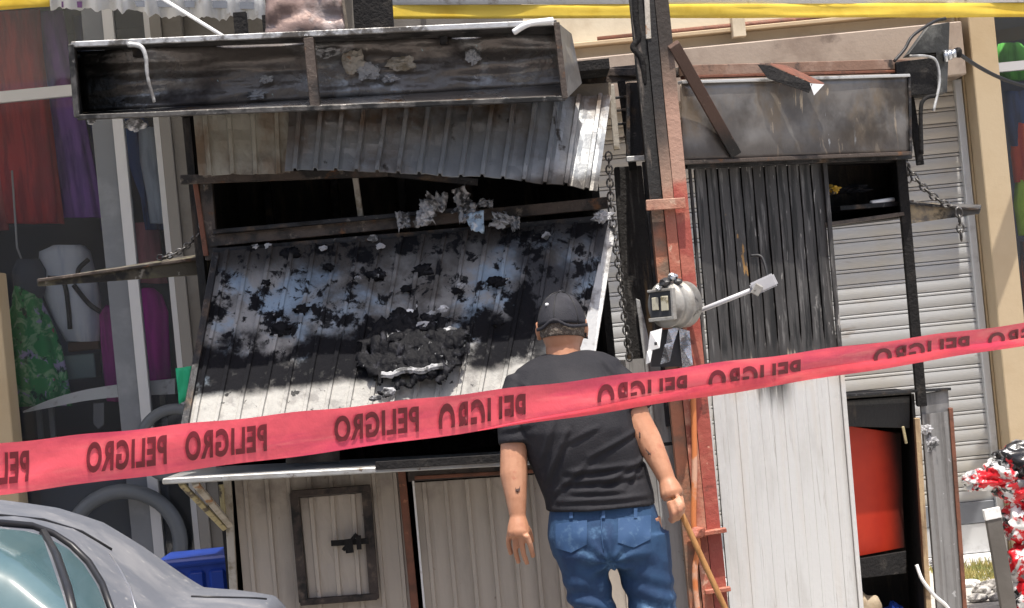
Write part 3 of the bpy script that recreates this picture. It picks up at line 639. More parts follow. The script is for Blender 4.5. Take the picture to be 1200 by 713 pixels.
# left side shelf that folds out, hung from a chain
Lf = thing('side_shelf', 'scorched wooden shelf board sticking out of the stall by the dress window', 'shelf', (W(150, 318, 9.4).x, 9.4, W(150, 330, 9.4).z))
bm = bmesh.new()
add_hexa(bm, [W(44, 330, 9.15), W(244, 303, 9.42), W(244, 322, 9.42), W(44, 336, 9.15)], [W(50, 327, 9.5), W(246, 296, 9.75), W(246, 300, 9.75), W(50, 331, 9.5)]); bev(bm, .003)
obj('board', bm, mat('scorched_board', (.1, .085, .06), .7, 0, [dict(col=(.2, .19, .1), scale=5, lo=.5, hi=.66), dict(col=(.02, .018, .016), scale=9, lo=.5, hi=.62), dict(col=(.3, .27, .22), scale=22, lo=.62, hi=.7)], .3), Lf)
bar('board_edge', W(44, 329, 9.14), W(242, 302, 9.41), .012, .02, M['brown_steel'], Lf)
bm = bmesh.new(); chain_mesh(bm, sag(W(184, 302, 9.4), W(238, 268, 9.32), .03)); chain_mesh(bm, sag(W(236, 268, 9.31), W(240, 214, 9.28), .0))
tag(obj('chain', bm, M['chain'], smooth=True), 'short sooty chain holding the left shelf board up', 'chain')
bm = bmesh.new(); chain_mesh(bm, [W(713, 178, 9.22), W(716, 240, 9.22), W(727, 330, 9.22), W(738, 424, 9.22)], .036, .004, .012)
tag(obj('chain', bm, M['chain'], smooth=True), 'long chain hanging straight down beside the burned post', 'chain')
tag(wavy_sheet('fabric_pennant', W(206, 432, 9.0), W(226, 429, 9.0), W(220, 468, 8.98), W(210, 474, 8.98), mat('green_cloth', (.03, .5, .24), .6, trans=.3), None, .01, 3, 6, 8, .003), 'bright green cloth scrap pinned at the flap corner', 'cloth')

# ---------------------------------------------------------------- burned lightbox over the awning
Bx = thing('lightbox_sign', 'long burned-out lightbox sign frame with open front above the awning', 'sign', (W(370, 90, 8.80).x, 8.85, 2.55))
fl = [W(84, 53, 8.65), W(652, 27, 8.77), W(662, 116, 8.77), W(91, 138, 8.65)]
bk = [W(90, 60, 8.97), W(668, 40, 9.01), W(680, 98, 9.01), W(97, 132, 8.97)]
def plate(name, a, b, c, d, th, m_, par, nu=10, nv=5, amp=.006, seed=0): return wavy_sheet(name, a, b, c, d, m_, par, amp, 4, nu, nv, th, seed)
plate('back_sheet', bk[0], bk[1], bk[2], bk[3], .004, M['box_in'], Bx, 60, 16, .022, 3)
def quad(name, a, b, c, d, vec, m_): return prism(name, [a, b, c, d], vec, m_, Bx, 0)
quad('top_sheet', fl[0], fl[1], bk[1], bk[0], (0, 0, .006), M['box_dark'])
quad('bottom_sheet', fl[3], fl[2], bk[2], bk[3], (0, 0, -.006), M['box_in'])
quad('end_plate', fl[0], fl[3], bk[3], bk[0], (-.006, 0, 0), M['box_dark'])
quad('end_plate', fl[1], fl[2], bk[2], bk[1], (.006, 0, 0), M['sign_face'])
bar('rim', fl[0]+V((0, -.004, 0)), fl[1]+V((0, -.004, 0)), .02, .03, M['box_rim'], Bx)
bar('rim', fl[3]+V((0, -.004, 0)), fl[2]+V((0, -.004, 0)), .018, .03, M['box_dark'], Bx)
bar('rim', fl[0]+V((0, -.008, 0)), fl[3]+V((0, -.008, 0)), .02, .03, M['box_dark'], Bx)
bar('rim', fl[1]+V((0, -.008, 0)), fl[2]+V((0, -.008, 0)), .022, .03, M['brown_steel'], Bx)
bar('divider', W(362, 45, 8.72), W(370, 128, 8.72), .036, .06, M['brown_steel'], Bx)
tube('torn_strip', curve_pts([W(150, 52, 8.65), W(165, 55, 8.64), W(171, 68, 8.64), W(173, 90, 8.65), W(181, 120, 8.67)]), [.010-.004*k/32+.002*fn(k*.4, 1) for k in range(33)], M['bare_edge'], Bx)
tube('torn_strip', curve_pts([W(602, 38, 8.73), W(620, 28, 8.71), W(648, 24, 8.73)]), .012, M['white_plastic'], Bx)
for px, py in ((160, 62), (520, 47)):
    bar('hanger', W(px, py, 8.90), W(px, py, 8.90)+V((0, .4, .02)), .03, .03, M['char_steel'], Bx)
for k, (px, py, s) in enumerate([(142, 366, 0)]): pass
crumple('melted_drip', W(158, 146, 8.75), .035, .02, .022, M['ash_paper'], Bx, 3)
crumple('melted_drip', W(107, 142, 8.75), .015, .01, .012, M['ash_paper'], Bx, 5)
for k, (px, py, sx, sz) in enumerate([(385, 62, .05, .02), (415, 74, .05, .05), (432, 84, .05, .035), (470, 74, .07, .03), (455, 92, .04, .018), (555, 66, .03, .035), (312, 93, .03, .018), (300, 112, .04, .02)]):
    bb = W(px, py, 8.95)
    crumple('peeled_scrap', bb, sx*.8, .012, sz*.8, M['pale_post'] if k in (1, 3) else M['ash_paper'], Bx, k*3+1, 3, .7, 2.6)

# ---------------------------------------------------------------- burned scraps
def scrap(px, py, Y, s, m_, k, label, n=.8):
    rr = random.Random(k); q = [W(px+dx*s*300*rr.uniform(.6, 1.2)+rr.uniform(-3, 3), py+dy*s*300*n*rr.uniform(.6, 1.2)+rr.uniform(-3, 3), Y+rr.uniform(-.03, .03)) for dx, dy in ((-1, -1), (1, -1), (1, 1), (-1, 1))]
    o = wavy_sheet('paper_scrap', *q, M[m_], None, s*1.3, 5, 12, 12, .002, k*3.1, .25)
    tag(o, label, 'scrap', 'burned paper scraps hanging in the stall opening'); return o
SL = 'curled ash-grey paper scrap stuck along the sill of the stall opening'
for k, (px, py, s, n) in enumerate([(471, 257, .028, 1.1), (498, 250, .035, 1.2), (512, 238, .04, 1), (540, 234, .04, 1.2), (548, 248, .035, 1), (570, 238, .03, .8), (586, 258, .03, .8), (605, 262, .028, .7)]):
    scrap(px, py, 9.18, s, 'ash_paper', k, SL, n)
tag(wavy_sheet('paper_scrap', W(544, 252, 9.15), W(567, 247, 9.15), W(567, 274, 9.13), W(552, 270, 9.13), M['blue_ash'], None, .02, 4, 8, 8, .003, 2), 'pale blue paper scrap curling over the stall sill', 'scrap')
tag(crumple('paper_scrap', W(706, 254, 9.16), .03, .012, .02, M['ash_paper'], None, 12, 3, .9, 2.6), 'pale melted scrap under the long hanging chain', 'scrap')
def onflap(px, py, off=.02):
    """point on the flap plane"""
    n_ = (fTR-fTL).cross(fBL-fTL).normalized()
    d = fw + rx*((px-600)/F) + ux*((356.5-py)/F); t = (fTL-C0).dot(n_)/d.dot(n_)
    if n_.y > 0: n_ = -n_
    return C0+d*t + n_*off
bm = bmesh.new(); g = {}; NU, NVh = 64, 48
for j in range(NVh+1):
    for i in range(NU+1):
        u, v = i/NU*2-1, j/NVh*2-1
        px = 484+u*66; py = 412+v*54 - u*6
        m_ = 1 - (u*u*1.05+v*v*1.15) + .8*fn(u*2.3+4, v*2.3, 3) + .6*fn(u*6, v*6, 8)
        if m_ > .12:
            h = .006 + .026*min(1, m_)*(.55+.6*fn(u*3.2, v*3.2+7, 2)) + .022*abs(fn(u*7, v*6, 5)) + .006*fn(u*21, v*17, 9)
            g[(i, j)] = bm.verts.new(onflap(px + 3*fn(u*8, v*8, 1), py + 3*fn(u*8, v*8, 6), max(.004, h)))
for j in range(NVh):
    for i in range(NU):
        q = [(i, j), (i+1, j), (i+1, j+1), (i, j+1)]
        if all(k_ in g for k_ in q): bm.faces.new([g[k_] for k_ in q])
bmesh.ops.delete(bm, geom=[v for v in bm.verts if not v.link_faces], context='VERTS')
bmesh.ops.recalc_face_normals(bm, faces=bm.faces[:]); bmesh.ops.solidify(bm, geom=bm.faces[:], thickness=.008)
tag(obj('melted_heap', bm, M['char_lump'], None, True), 'heap of melted black plastic stuck to the flap', 'debris')
bm = bmesh.new(); pts = [onflap(448+12*i, 446-1.5*i+2*math.sin(i*2), .04) for i in range(7)]
add_tube(bm, curve_pts(pts, 5), [.012+.007*fn(i*.9, 3) for i in range(31)], 7); 
tag(obj('ash_roll', bm, M['ash_paper']), 'pale crumpled ash roll under the melted black heap', 'debris')
FL = 'small pale ash flake stuck to the burned flap'
for k, (px, py, s) in enumerate([(478, 371, .028), (472, 392, .018), (438, 283, .02), (446, 292, .018), (505, 372, .022), (520, 365, .02), (541, 338, .018), (497, 385, .03), (528, 390, .025), (420, 330, .014), (315, 291, .015), (300, 292, .012), (380, 294, .016), (470, 412, .016), (440, 470, .02), (455, 462, .03), (640, 280, .02)]):
    o = crumple('ash_flake', onflap(px, py, .018), s, s*.35, s*.6, M['white_plastic'] if k in (0,) else M['ash_paper'], None, k+50, 2, .8, 2.5); tag(o, FL, 'ash', 'ash flakes on the flap')
BL = 'small black melted blob stuck to the burned flap'
for k in range(15):
    px = random.uniform(265, 640); py = random.uniform(300, 400) - (px-265)*.06
    s = random.uniform(.012, .032); o = crumple('char_blob', onflap(px, py, .008), s*1.2, s*.16, s*.8, M['char_lump'], None, k+90, 3, .9, 2.2, False); tag(o, BL, 'debris', 'char blobs on the flap')
# ================================================================ the burned booth (right)
def BY(px, off=0.0): return 9.34 + (px-810)*.0028 + off
def Q(px, py, off=0.0): return W(px, py, BY(px, off))
K = thing('kiosk_booth', 'burned narrow booth with scorched white plank front and open hatch', 'kiosk', (Q(900, 600).x, BY(900), PZ))
NP = 11
for k in range(NP):
    u0_, u1_ = k/NP, (k+1)/NP; g = .0002
    tl = Q(H(813, 963, u0_), H(197, 190, u0_)); tr = Q(H(813, 963, u1_), H(197, 190, u1_))
    off = random.uniform(-.002, .002); dx = -.035
    tl.x += g/2; tr.x -= g/2
    pts = [tl+V((0, off, 0)), tr+V((0, off, 0)), V((tr.x+dx, tr.y+off, PZ)), V((tl.x+dx, tl.y+off, PZ))]
    # burned part shrinks: its edges draw back above the scorch line
    L_, R2 = [], []; nb = 16; zt_p = tl.z
    for q in range(nb+1):
        z = zt_p + (1.5-zt_p)*q/nb; f_ = (tl.z-z)/(tl.z-PZ)
        sh = .0028 + .0022*fn(k*3.1, z*9) if q < nb else 0
        L_.append(V((tl.x+dx*f_+sh, tl.y+off, z))); sh2 = .0028 + .0022*fn(k*3.1+7, z*9) if q < nb else 0
        R2.append(V((tr.x+dx*f_-sh2, tr.y+off, z)))
    pts = L_[::-1] + R2 + [V((tr.x+dx, tr.y+off, PZ)), V((tl.x+dx, tl.y+off, PZ))]
    bm = bmesh.new(); add_prism(bm, pts, (0, .018, 0)); bev(bm, .0009)
    obj('plank', bm, M['plank'], K)
prism('plank_backing', [Q(813, 199, .03), Q(962, 193, .03), V((Q(962, 193).x-.04, BY(962, .03), PZ)), V((Q(813, 199).x-.035, BY(813, .03), PZ))], (0, .02, 0), M['soot'], K, 0)
bar('edge_trim', Q(808, 196, -.01), V((Q(808, 196).x-.036, BY(808, -.01), PZ)), .012, .03, M['plank'], K)
bar('edge_trim', Q(966, 190, -.012), V((Q(966, 190).x-.036, BY(966, -.012), PZ)), .018, .03, M['plank'], K)
# lintel and rails
bar('lintel', Q(800, 194, -.02), Q(1064, 183, -.02), .03, .05, M['char_steel'], K)
bar('rail', W(696, 86, 9.42), Q(796, 84), .03, .05, M['brown_steel'], K)
bar('rail', Q(796, 84, 0), Q(1062, 76, 0), .042, .05, mat('rust_brown_rail', (.22, .13, .09), .6, .1, [dict(col=(.3, .2, .15), scale=5, lo=.48, hi=.62), dict(col=(.05, .04, .035), scale=7, lo=.52, hi=.66)], .2), K)
bar('rail', Q(800, 91, -.02), Q(1062, 84, -.02), .012, .03, M['rust_red'], K)
prism('top_board', [Q(798, 98, .02), Q(1062, 90, .02), Q(1064, 190, .02), Q(800, 196, .02)], (0, .03, 0), M['soot'], K, 0)
# open upper hatch cabinet
def cab(name, pts_f, dep, m_):
    f = [V(p) for p in pts_f]; b = [p+V((0, dep, 0)) for p in f]
    bm = bmesh.new(); th = .012
    def pl(a, b_, c, d, vec): add_prism(bm, [a, b_, c, d], vec)
    pl(f[0], f[1], b[1], b[0], (0, 0, th)); pl(f[3], f[2], b[2], b[3], (0, 0, -th)); pl(f[0], f[3], b[3], b[0], (-th, 0, 0)); pl(f[1], f[2], b[2], b[1], (th, 0, 0)); pl(b[0], b[1], b[2], b[3], (0, th, 0))
    return obj(name, bm, m_, K)
cab('hatch_cabinet', [Q(966, 190, .02), Q(1054, 187, .02), Q(1056, 252, .02), Q(969, 262, .02)], .3, M['soot_wall'])
bar('hatch_sill', Q(964, 264, .0), Q(1058, 251, .0), .016, .04, M['brown_steel'], K)
bar('hatch_ledge', Q(966, 247, .18), Q(1052, 240, .18), .02, .2, M['char_steel'], K)
bm = bmesh.new(); p = Q(1055, 186, -.01); q = Q(1080, 476, -.01); add_bar(bm, p, q, .042, .04); bev(bm, .003); obj('black_post', bm, M['soot'], K)
# lower cabinet with red board
x0c = Q(985, 560).x; x1c = Q(1066, 560).x
cab('lower_cabinet', [Q(985, 468, .03), Q(1068, 462, .03), V((Q(1068, 462).x-.03, BY(1068, .03), PZ+.02)), V((Q(985, 468).x-.02, BY(985, .03), PZ+.02))], .42, M['soot_wall'])
bar('cabinet_rim', Q(982, 464, .0), Q(1112, 456, .0), .012, .03, M['char_steel'], K)
bar('cabinet_rim', Q(983, 466, .0), Q(990, 512, .0), .012, .03, M['pale_post'], K)
prism('red_board', [Q(985, 498, .14), Q(1056, 508, .14), Q(1060, 642, .14), Q(992, 655, .14)], (0, .02, 0), M['red_board'], K)
prism('cabinet_shelf', [Q(990, 658, .05), Q(1062, 646, .05), Q(1062, 672, .05), Q(992, 680, .05)], (0, .02, 0), M['soot'], K)
prism('black_inside_sheet', [Q(988, 470, .035), Q(1066, 464, .035), Q(1066, 502, .035), Q(990, 500, .035)], (0, .015, 0), M['soot_wall'], K)  # black sheet put in for the black inside above the red board
bar('wood_edge', Q(1074, 490, -.005), V((Q(1072, 490).x-.03, BY(1074), PZ)), .022, .05, M['wood_raw'], K)
prism('side_sheet', [Q(1078, 462, 0), Q(1111, 457, 0), V((Q(1111, 457).x-.03, BY(1111), PZ)), V((Q(1080, 462).x-.03, BY(1080), PZ))], (0, .03, 0), M['grey_wood'], K)
corr('side_sheet', Q(1080, 486, -.012), Q(1113, 482, -.012), V((Q(1113, 482).x-.03, BY(1113, -.012), PZ)), V((Q(1082, 486).x-.03, BY(1082, -.012), PZ)), 2, .012, M['grey_wood'], K, 5, crumple=.003, rib=.08)
bar('rust_edge', Q(1113, 478, -.01), V((Q(1113, 478).x-.03, BY(1113, -.01), PZ)), .018, .05, M['rust_red'], K)
for px, py, s in ((1086, 503, .02), (1090, 520, .026), (1095, 660, .018)):
    crumple('peeled_paint', Q(px, py, -.03), s, .008, s*.9, M['ash_paper'], K, px, 3, .9, 2.5)
bar('cabinet_latch', Q(1058, 500, .02), Q(1062, 520, .02), .012, .01, M['yellow_worn'], K)
0 and crumple('torn_corner', Q(1023, 522, .12), .016, .006, .024, M['ash_paper'], K, 8, 3, .8)
tag(tube('cable', curve_pts([Q(1074, 662, -.03), Q(1081, 680, -.06), Q(1095, 698, -.08), Q(1115, 720, -.09), Q(1130, 780, -.1), V((Q(1135, 800).x, BY(1135, -.1), PZ+.01))]), .008, M['white_plastic']), 'white cable curling out of the lower cabinet', 'cable')
sk = crumple('sack', Q(1015, 735, .24), .075, .06, .17, M['cardboard'], None, 4, 3, .35, 1.6, False); tag(sk, 'tan paper sack inside the lower cabinet under the red board', 'sack')
b_ = W(1050, 720, BY(1050, .22)); 
tag(crumple('blue_bag', Q(1048, 735, .26), .05, .05, .11, M['blue_plastic'], None, 9, 3, .4, 2), 'dark blue bag beside the tan sack in the cabinet', 'bag')
tag(crumple('melted_wrapper', Q(975, 223, .1), .03, .02, .018, mat('yellow_wrapper', (.5, .3, .03), .5, 0, [dict(col=(.02, .02, .02), scale=20, lo=.5, hi=.58)]), None, 14, 3, .8), 'yellow melted wrapper inside the open hatch', 'wrapper')
bar2 = bmesh.new(); add_tube(bar2, [Q(1021, 238, .06), Q(1047, 234, .06)], .010, 10)
tag(obj('lamp_tube', bar2, M['white_plastic'], None, True), 'short white lamp tube lying in the open hatch', 'lamp')
tag(crumple('wire_knot', Q(1000, 222, .14), .06, .03, .02, M['char_lump'], None, 16, 3, .8), 'charred wire bundle inside the open hatch', 'wire')
# right-hand lightbox
R_ = thing('lightbox_sign', 'smoke-stained grey lightbox sign fixed over the plank booth', 'sign', (Q(930, 140, -.1).x, BY(930, -.1), 2.3))
plate('sign_sheet', Q(797, 99, -.12), Q(1064, 90, -.12), Q(1066, 180, -.12), Q(800, 190, -.12), .004, M['sign_face'], R_, 40, 14, .006, 11)
bm = bmesh.new(); add_hexa(bm, [Q(798, 99, -.11), Q(1063, 91, -.11), Q(1065, 179, -.11), Q(801, 189, -.11)], [Q(798, 99, .01), Q(1063, 91, .01), Q(1065, 179, .01), Q(801, 189, .01)]); obj('case', bm, M['char_steel'], R_)
bar('rim', Q(797, 191, -.12), Q(1066, 180, -.12), .014, .03, M['brown_steel'], R_); bar('rim', Q(797, 97, -.12), Q(1064, 89, -.12), .012, .03, M['bare_edge'], R_)
bar('rim', Q(1065, 89, -.12), Q(1067, 180, -.12), .012, .03, M['char_steel'], R_)
bar('seam', Q(903, 94, -.125), Q(905, 184, -.125), .012, .006, M['char_steel'], R_)
# bent strip lying over the sign
t_ = thing('bent_strip', 'bent charred metal strip hanging over the grey lightbox with white torn tip', 'strip', (Q(925, 90, -.2).x, BY(925, -.2), 2.58))
prism('outer_face', [Q(888, 76, -.18), Q(903, 77, -.18), Q(952, 99, -.26), Q(948, 109, -.26), Q(900, 92, -.2)], (0, .008, 0), M['soot'], t_, 0)
prism('inner_face', [Q(903, 76, -.16), Q(922, 78, -.13), Q(966, 99, -.2), Q(952, 98, -.25)], (0, .006, .006), M['rust_red'], t_, 0)
prism('torn_tip', [Q(949, 98, -.262), Q(966, 99, -.21), Q(954, 112, -.262)], (0, .005, 0), M['white_plastic'], t_, 0)
# burned unit at the end of the rail
U = thing('burned_junction_box', 'charred black junction box with cables at the end of the booth rail', 'box', (Q(1090, 80).x, BY(1090), 2.6))
prism('case', [Q(1050, 73, -.08), Q(1098, 67, -.08), Q(1099, 110, -.08), Q(1052, 113, -.08)], (0, .16, 0), M['soot'], U)
prism('bracket', [Q(1064, 64, -.03), Q(1089, 30, -.03), Q(1113, 26, -.03), Q(1110, 108, -.03), Q(1098, 110, -.03), Q(1097, 62, -.03)], (0, .14, 0), mat('charred_plate', (.045, .045, .042), .6, .2, [dict(col=(.13, .13, .12), scale=6, lo=.5, hi=.66)], .3), U)
tube('wire', curve_pts([Q(1048, 72, -.1), Q(1060, 58, -.1), Q(1070, 42, -.1), Q(1094, 26, -.1), Q(1108, 22, -.1)]), .007, M['black_rubber'], U)
tube('wire', curve_pts([Q(1066, 66, -.11), Q(1085, 66, -.11), Q(1097, 72, -.11), Q(1101, 96, -.11), Q(1094, 130, -.11)]), .006, M['bare_edge'], U)
tube('wire', curve_pts([Q(1098, 112, -.1), Q(1084, 116, -.1), Q(1079, 130, -.1), Q(1080, 181, -.1)]), .009, M['soot'], U)
bm = bmesh.new()
for k in range(3):
    c = Q(1108+k*5, 66-k*1.5, -.05); add_tube(bm, [c+V((-.008, 0, 0)), c+V((.008, -.002, 0))], .026-.004*k, 14)
obj('insulator', bm, M['chrome'], U, True)
crumple('knot', Q(1122, 62, -.05), .022, .018, .022, M['soot'], U, 5, 2)
bar('fixing_arm', Q(1062, 84, .06), Q(1062, 84, .06)+V((.02, .0, -.4)), .03, .03, M['soot'], U)
tag(tube('overhead_cable', sag(Q(1122, 62, -.05), W(1215, 103, 11.5), .03), .009, M['black_rubber']), 'black cable running from the junction box past the tan column', 'cable')
# right side shelf and its chain
t_ = thing('side_shelf', 'charred shelf board sticking out past the black post before the shutter', 'shelf', (Q(1105, 250).x, BY(1105), 2.0))
bm = bmesh.new()
add_hexa(bm, [Q(1064, 240, -.02), Q(1148, 246, -.28), Q(1148, 251, -.28), Q(1064, 263, -.02)], [Q(1064, 236, .2), Q(1150, 240, .0), Q(1150, 244, .0), Q(1064, 240, .2)]); bev(bm, .003)
obj('board', bm, mat('charred_shelf', (.1, .095, .09), .6, .2, [dict(col=(.42, .33, .2), scale=5, lo=.44, hi=.6, rng=[('x', 1.88, 1.8, .05)]), dict(col=(.02, .02, .02), scale=8, lo=.5, hi=.62)], .3), t_)
bar('shelf_edge', Q(1064, 238, -.03), Q(1149, 246, -.29), .01, .02, M['char_steel'], t_)
bm = bmesh.new(); chain_mesh(bm, sag(Q(1059, 190, -.03), Q(1123, 243, -.24), .045), .04, .0045, .013); chain_mesh(bm, sag(Q(1059, 188, -.03), Q(1066, 214, -.04), 0), .04, .0045, .013); chain_mesh(bm, [Q(1123, 243, -.25), Q(1127, 284, -.25)], .045, .0045, .014)
tag(obj('chain', bm, M['chain'], smooth=True), 'charred chain sagging from the black post to the right shelf board', 'chain')

# ================================================================ the red pole with its meter
PX = W(791, 300, 9.1).x; PY = 9.1
Pl = thing('steel_pole', 'tall red steel pole, scorched black near the top, between the two stalls', 'pole', (PX, PY, PZ))
def vbar(name, dx, w, y0, y1, m_, z0=PZ, z1=4.3):
    bm = bmesh.new(); n = 30; add = []
    for k in range(n+1):
        z = z0+(z1-z0)*k/n; j = .0015*fn(k*1.3+dx*50, 2)
        add.append([bm.verts.new((PX+dx+sx*w/2+j, y, z)) for sx, y in ((-1, y0+j), (1, y0+j), (1, y1), (-1, y1))])
    for a, b in zip(add, add[1:]):
        for i in range(4): bm.faces.new((a[i], a[(i+1) % 4], b[(i+1) % 4], b[i]))
    bm.faces.new(add[0]); bm.faces.new(add[-1][::-1])
    return obj(name, bm, m_, Pl)
vbar('channel', -.052, .046, PY-.02, PY+.08, M['pole_char'])
vbar('channel', -.006, .040, PY-.035, PY+.08, M['pole'])
vbar('flange', .043, .052, PY-.028, PY+.08, M['pole_side'])
vbar('web', -.005, .13, PY+.0, PY+.06, M['soot'])
bar('bracket_plate', W(757, 241, PY-.06), W(803, 238, PY-.06), .04, .03, M['pole'], Pl)
tube('conduit', curve_pts([W(812, 452, PY-.05), W(814, 540, PY-.055), W(813, 615, PY-.06), W(818, 640, PY-.06), W(815, 690, PY-.06), V((W(822, 720, PY).x, PY-.06, PZ))]), .011, mat('orange_conduit', (.6, .2, .07), .4, 0, [dict(col=(.62, .36, .25), scale=6, lo=.5, hi=.6)]), Pl)
bar('clamp', W(806, 628, PY-.055), W(851, 621, PY-.055), .016, .05, M['pole'], Pl); crumple('clamp_knot', W(818, 624, PY-.08), .03, .02, .022, M['pole'], Pl, 3, 2)
bar('clamp', W(826, 694, PY-.05), W(856, 690, PY-.05), .016, .04, M['pole'], Pl)
tube('burned_cable', curve_pts([W(744, -20, PY-.02), W(745, 20, PY-.02), W(748, 44, PY-.02), W(742, 56, PY-.02), W(752, 70, PY-.02), W(756, 100, PY-.01)]), .012, M['soot'], Pl)
bar('cable_duct', W(757, -20, PY-.03), W(760, 46, PY-.03), .02, .02, M['pale_post'], Pl)
bar('diagonal_brace', W(789, 52, PY-.04), Q(862, 181, -.15), .045, .03, mat('brown_brace', (.1, .06, .045), .6, .1, [dict(col=(.02, .02, .02), rng=[('z', 2.42, 2.3, .05)]), dict(col=(.2, .14, .11), scale=9, lo=.55, hi=.68)], .2), Pl)
# electricity meter
Mt = thing('electric_meter', 'round grey electricity meter can with torn metal base on the red pole', 'meter', (PX-.02, 8.95, 1.4))
mc = W(789, 357, 8.97); ax = V((-.70, -.70, .06)).normalized()
def lathe(name, c, axis, prof_, m_, par, n=28):
    a = axis.cross(V((0, 0, 1))).normalized(); b = a.cross(axis); bm = bmesh.new(); rr = []
    for d, r in prof_: rr.append([bm.verts.new(c+axis*d+(a*math.cos(2*math.pi*k/n)+b*math.sin(2*math.pi*k/n))*r) for k in range(n)])
    for p, q in zip(rr, rr[1:]):
        for k in range(n): bm.faces.new((p[k], p[(k+1) % n], q[(k+1) % n], q[k]))
    bm.faces.new(rr[0]); bm.faces.new(rr[-1])
    return obj(name, bm, m_, par, True)
lathe('can', mc, ax, [(-.07, .07), (-.065, .088), (-.03, .085), (-.028, .091), (-.012, .091), (-.01, .084), (.03, .083), (.032, .088), (.045, .088), (.048, .08), (.06, .074), (.062, .05)], M['meter_can'], Mt)
sd_ = ax.cross(V((0, 0, 1))).normalized(); up_ = sd_.cross(ax)
def mface(name, u0, u1, v0, v1, d, m_, th=.01):
    c = mc+ax*d; return prism(name, [c+sd_*u0+up_*v0, c+sd_*u1+up_*v0, c+sd_*u1+up_*v1, c+sd_*u0+up_*v1], ax*th, m_, Mt)
mface('dial_window', -.055, .055, -.05, .05, .058, M['meter_dark'], .012)
mface('dial_frame', -.06, .06, -.062, -.048, .06, M['meter_can'], .018); mface('dial_frame', -.06, .06, .048, .058, .06, M['meter_can'], .018); mface('dial_frame', -.068, -.055, -.06, .058, .06, M['meter_can'], .018)
mface('dial', -.04, -.005, -.025, .03, .071, M['meter_face'], .006); mface('dial', .008, .04, -.02, .028, .071, M['meter_face'], .006)
for k, (px, py, s) in enumerate([(779, 331, .022), (788, 325, .02), (794, 330, .018), (773, 338, .016)]): crumple('fitting', W(px, py, 8.92), s, s, s*.8, M['chrome'] if k % 2 else M['meter_dark'], Mt, k, 2, .5)
MP = [([(762, 389), (776, 385), (773, 408), (759, 412)], 'white_plastic', 8.90), ([(758, 412), (765, 409), (762, 425), (757, 427)], 'white_plastic', 8.9), ([(779, 404), (790, 400), (785, 424), (774, 427)], 'chrome', 8.9), ([(783, 386), (796, 384), (789, 404), (780, 406)], 'chrome', 8.94), ([(796, 385), (808, 388), (812, 428), (800, 432), (797, 405)], 'chrome', 8.97), ([(765, 388), (800, 384), (801, 430), (763, 430)], 'meter_dark', 8.99)]
for pts, m_, y in MP: prism('torn_plate', [W(a_, b_, y+.01*(i % 2)) for i, (a_, b_) in enumerate(pts)], (0, .006, 0), M[m_], Mt, 0)
box('plate_slot', tuple(W(767, 405, 8.89)), tuple(W(770, 401, 8.889)+V((0, .004, 0))), M['meter_dark'], Mt, 0)
# pipe arm
Ar = thing('pipe_arm', 'pale grey rod with flat paddle end jutting from the red pole', 'arm', (PX+.1, 9.0, 1.65))
tube('rod', [W(806, 370, 9.07), W(821, 364, 9.0), W(886, 338, 8.92)], .009, M['alu'], Ar, 10)
bm = bmesh.new(); add_bar(bm, W(881, 340, 8.92), W(909, 327, 8.90), .05, .025); bev(bm, .006, 2); obj('paddle', bm, M['alu'], Ar)
bar('collar', W(884, 345, 8.905), W(890, 334, 8.9), .03, .035, M['meter_can'], Ar)
tube('hook_wire', curve_pts([W(880, 300, 8.95), W(890, 300, 8.94), W(895, 306, 8.93), W(899, 322, 8.91), W(899, 330, 8.91)]), .006, M['black_rubber'], Ar)
# ================================================================ the man
YM = 8.35
def build_remesh(name, bm, voxel, m_, par, smooth_it=6, fn_=None):
    me = bpy.data.meshes.new('tmp'); bmesh.ops.recalc_face_normals(bm, faces=bm.faces[:]); bm.to_mesh(me); bm.free()
    o = bpy.data.objects.new('tmp', me); COL.objects.link(o)
    r = o.modifiers.new('r', 'REMESH'); r.mode = 'VOXEL'; r.voxel_size = voxel
    s = o.modifiers.new('s', 'SMOOTH'); s.factor = .5; s.iterations = smooth_it
    dg = bpy.context.evaluated_depsgraph_get(); dg.update(); ev = o.evaluated_get(dg)
    me2 = bpy.data.meshes.new_from_object(ev); bpy.data.objects.remove(o)
    me2.name = name
    if fn_:
        ns = [v.normal.copy() for v in me2.vertices]
        for v, n_ in zip(me2.vertices, ns): v.co = v.co + n_*fn_(v.co, n_)
    for p in me2.polygons: p.use_smooth = True
    me2.materials.clear()
    return link_mesh(name, me2, m_, par)
def add_rings(bm, rings, n=24):
    """rings: (L px, Ly, R px, Ry, Y, half depth[, power])"""
    R = []
    for r in rings:
        lx, ly, rx_, ry, Y, dp = r[:6]; a, b = W(lx, ly, Y), W(rx_, ry, Y); c = (a+b)/2; h = (b-a)/2; ring = []
        for k in range(n):
            t = 2*math.pi*k/n; ct, st = math.cos(t), math.sin(t)
            pw = .85; ring.append(bm.verts.new(c + h*(abs(ct)**pw*(1 if ct > 0 else -1)) + V((0, dp*(abs(st)**pw*(1 if st > 0 else -1)), 0))))
        R.append(ring)
    for p, q in zip(R, R[1:]):
        for k in range(n): bm.faces.new((p[k], p[(k+1) % n], q[(k+1) % n], q[k]))
    bm.faces.new(R[0]); bm.faces.new(R[-1])
def limb(bm, pts, n=14):
    add_tube(bm, [W(a, b, y) for a, b, y, r in pts], [r*y/F for a, b, y, r in pts], n)
foot = W(735, 930, YM)
Mn = thing('person', 'man in black shirt, jeans and black cap seen from behind, holding a stick', 'person', (foot.x, YM, 0))
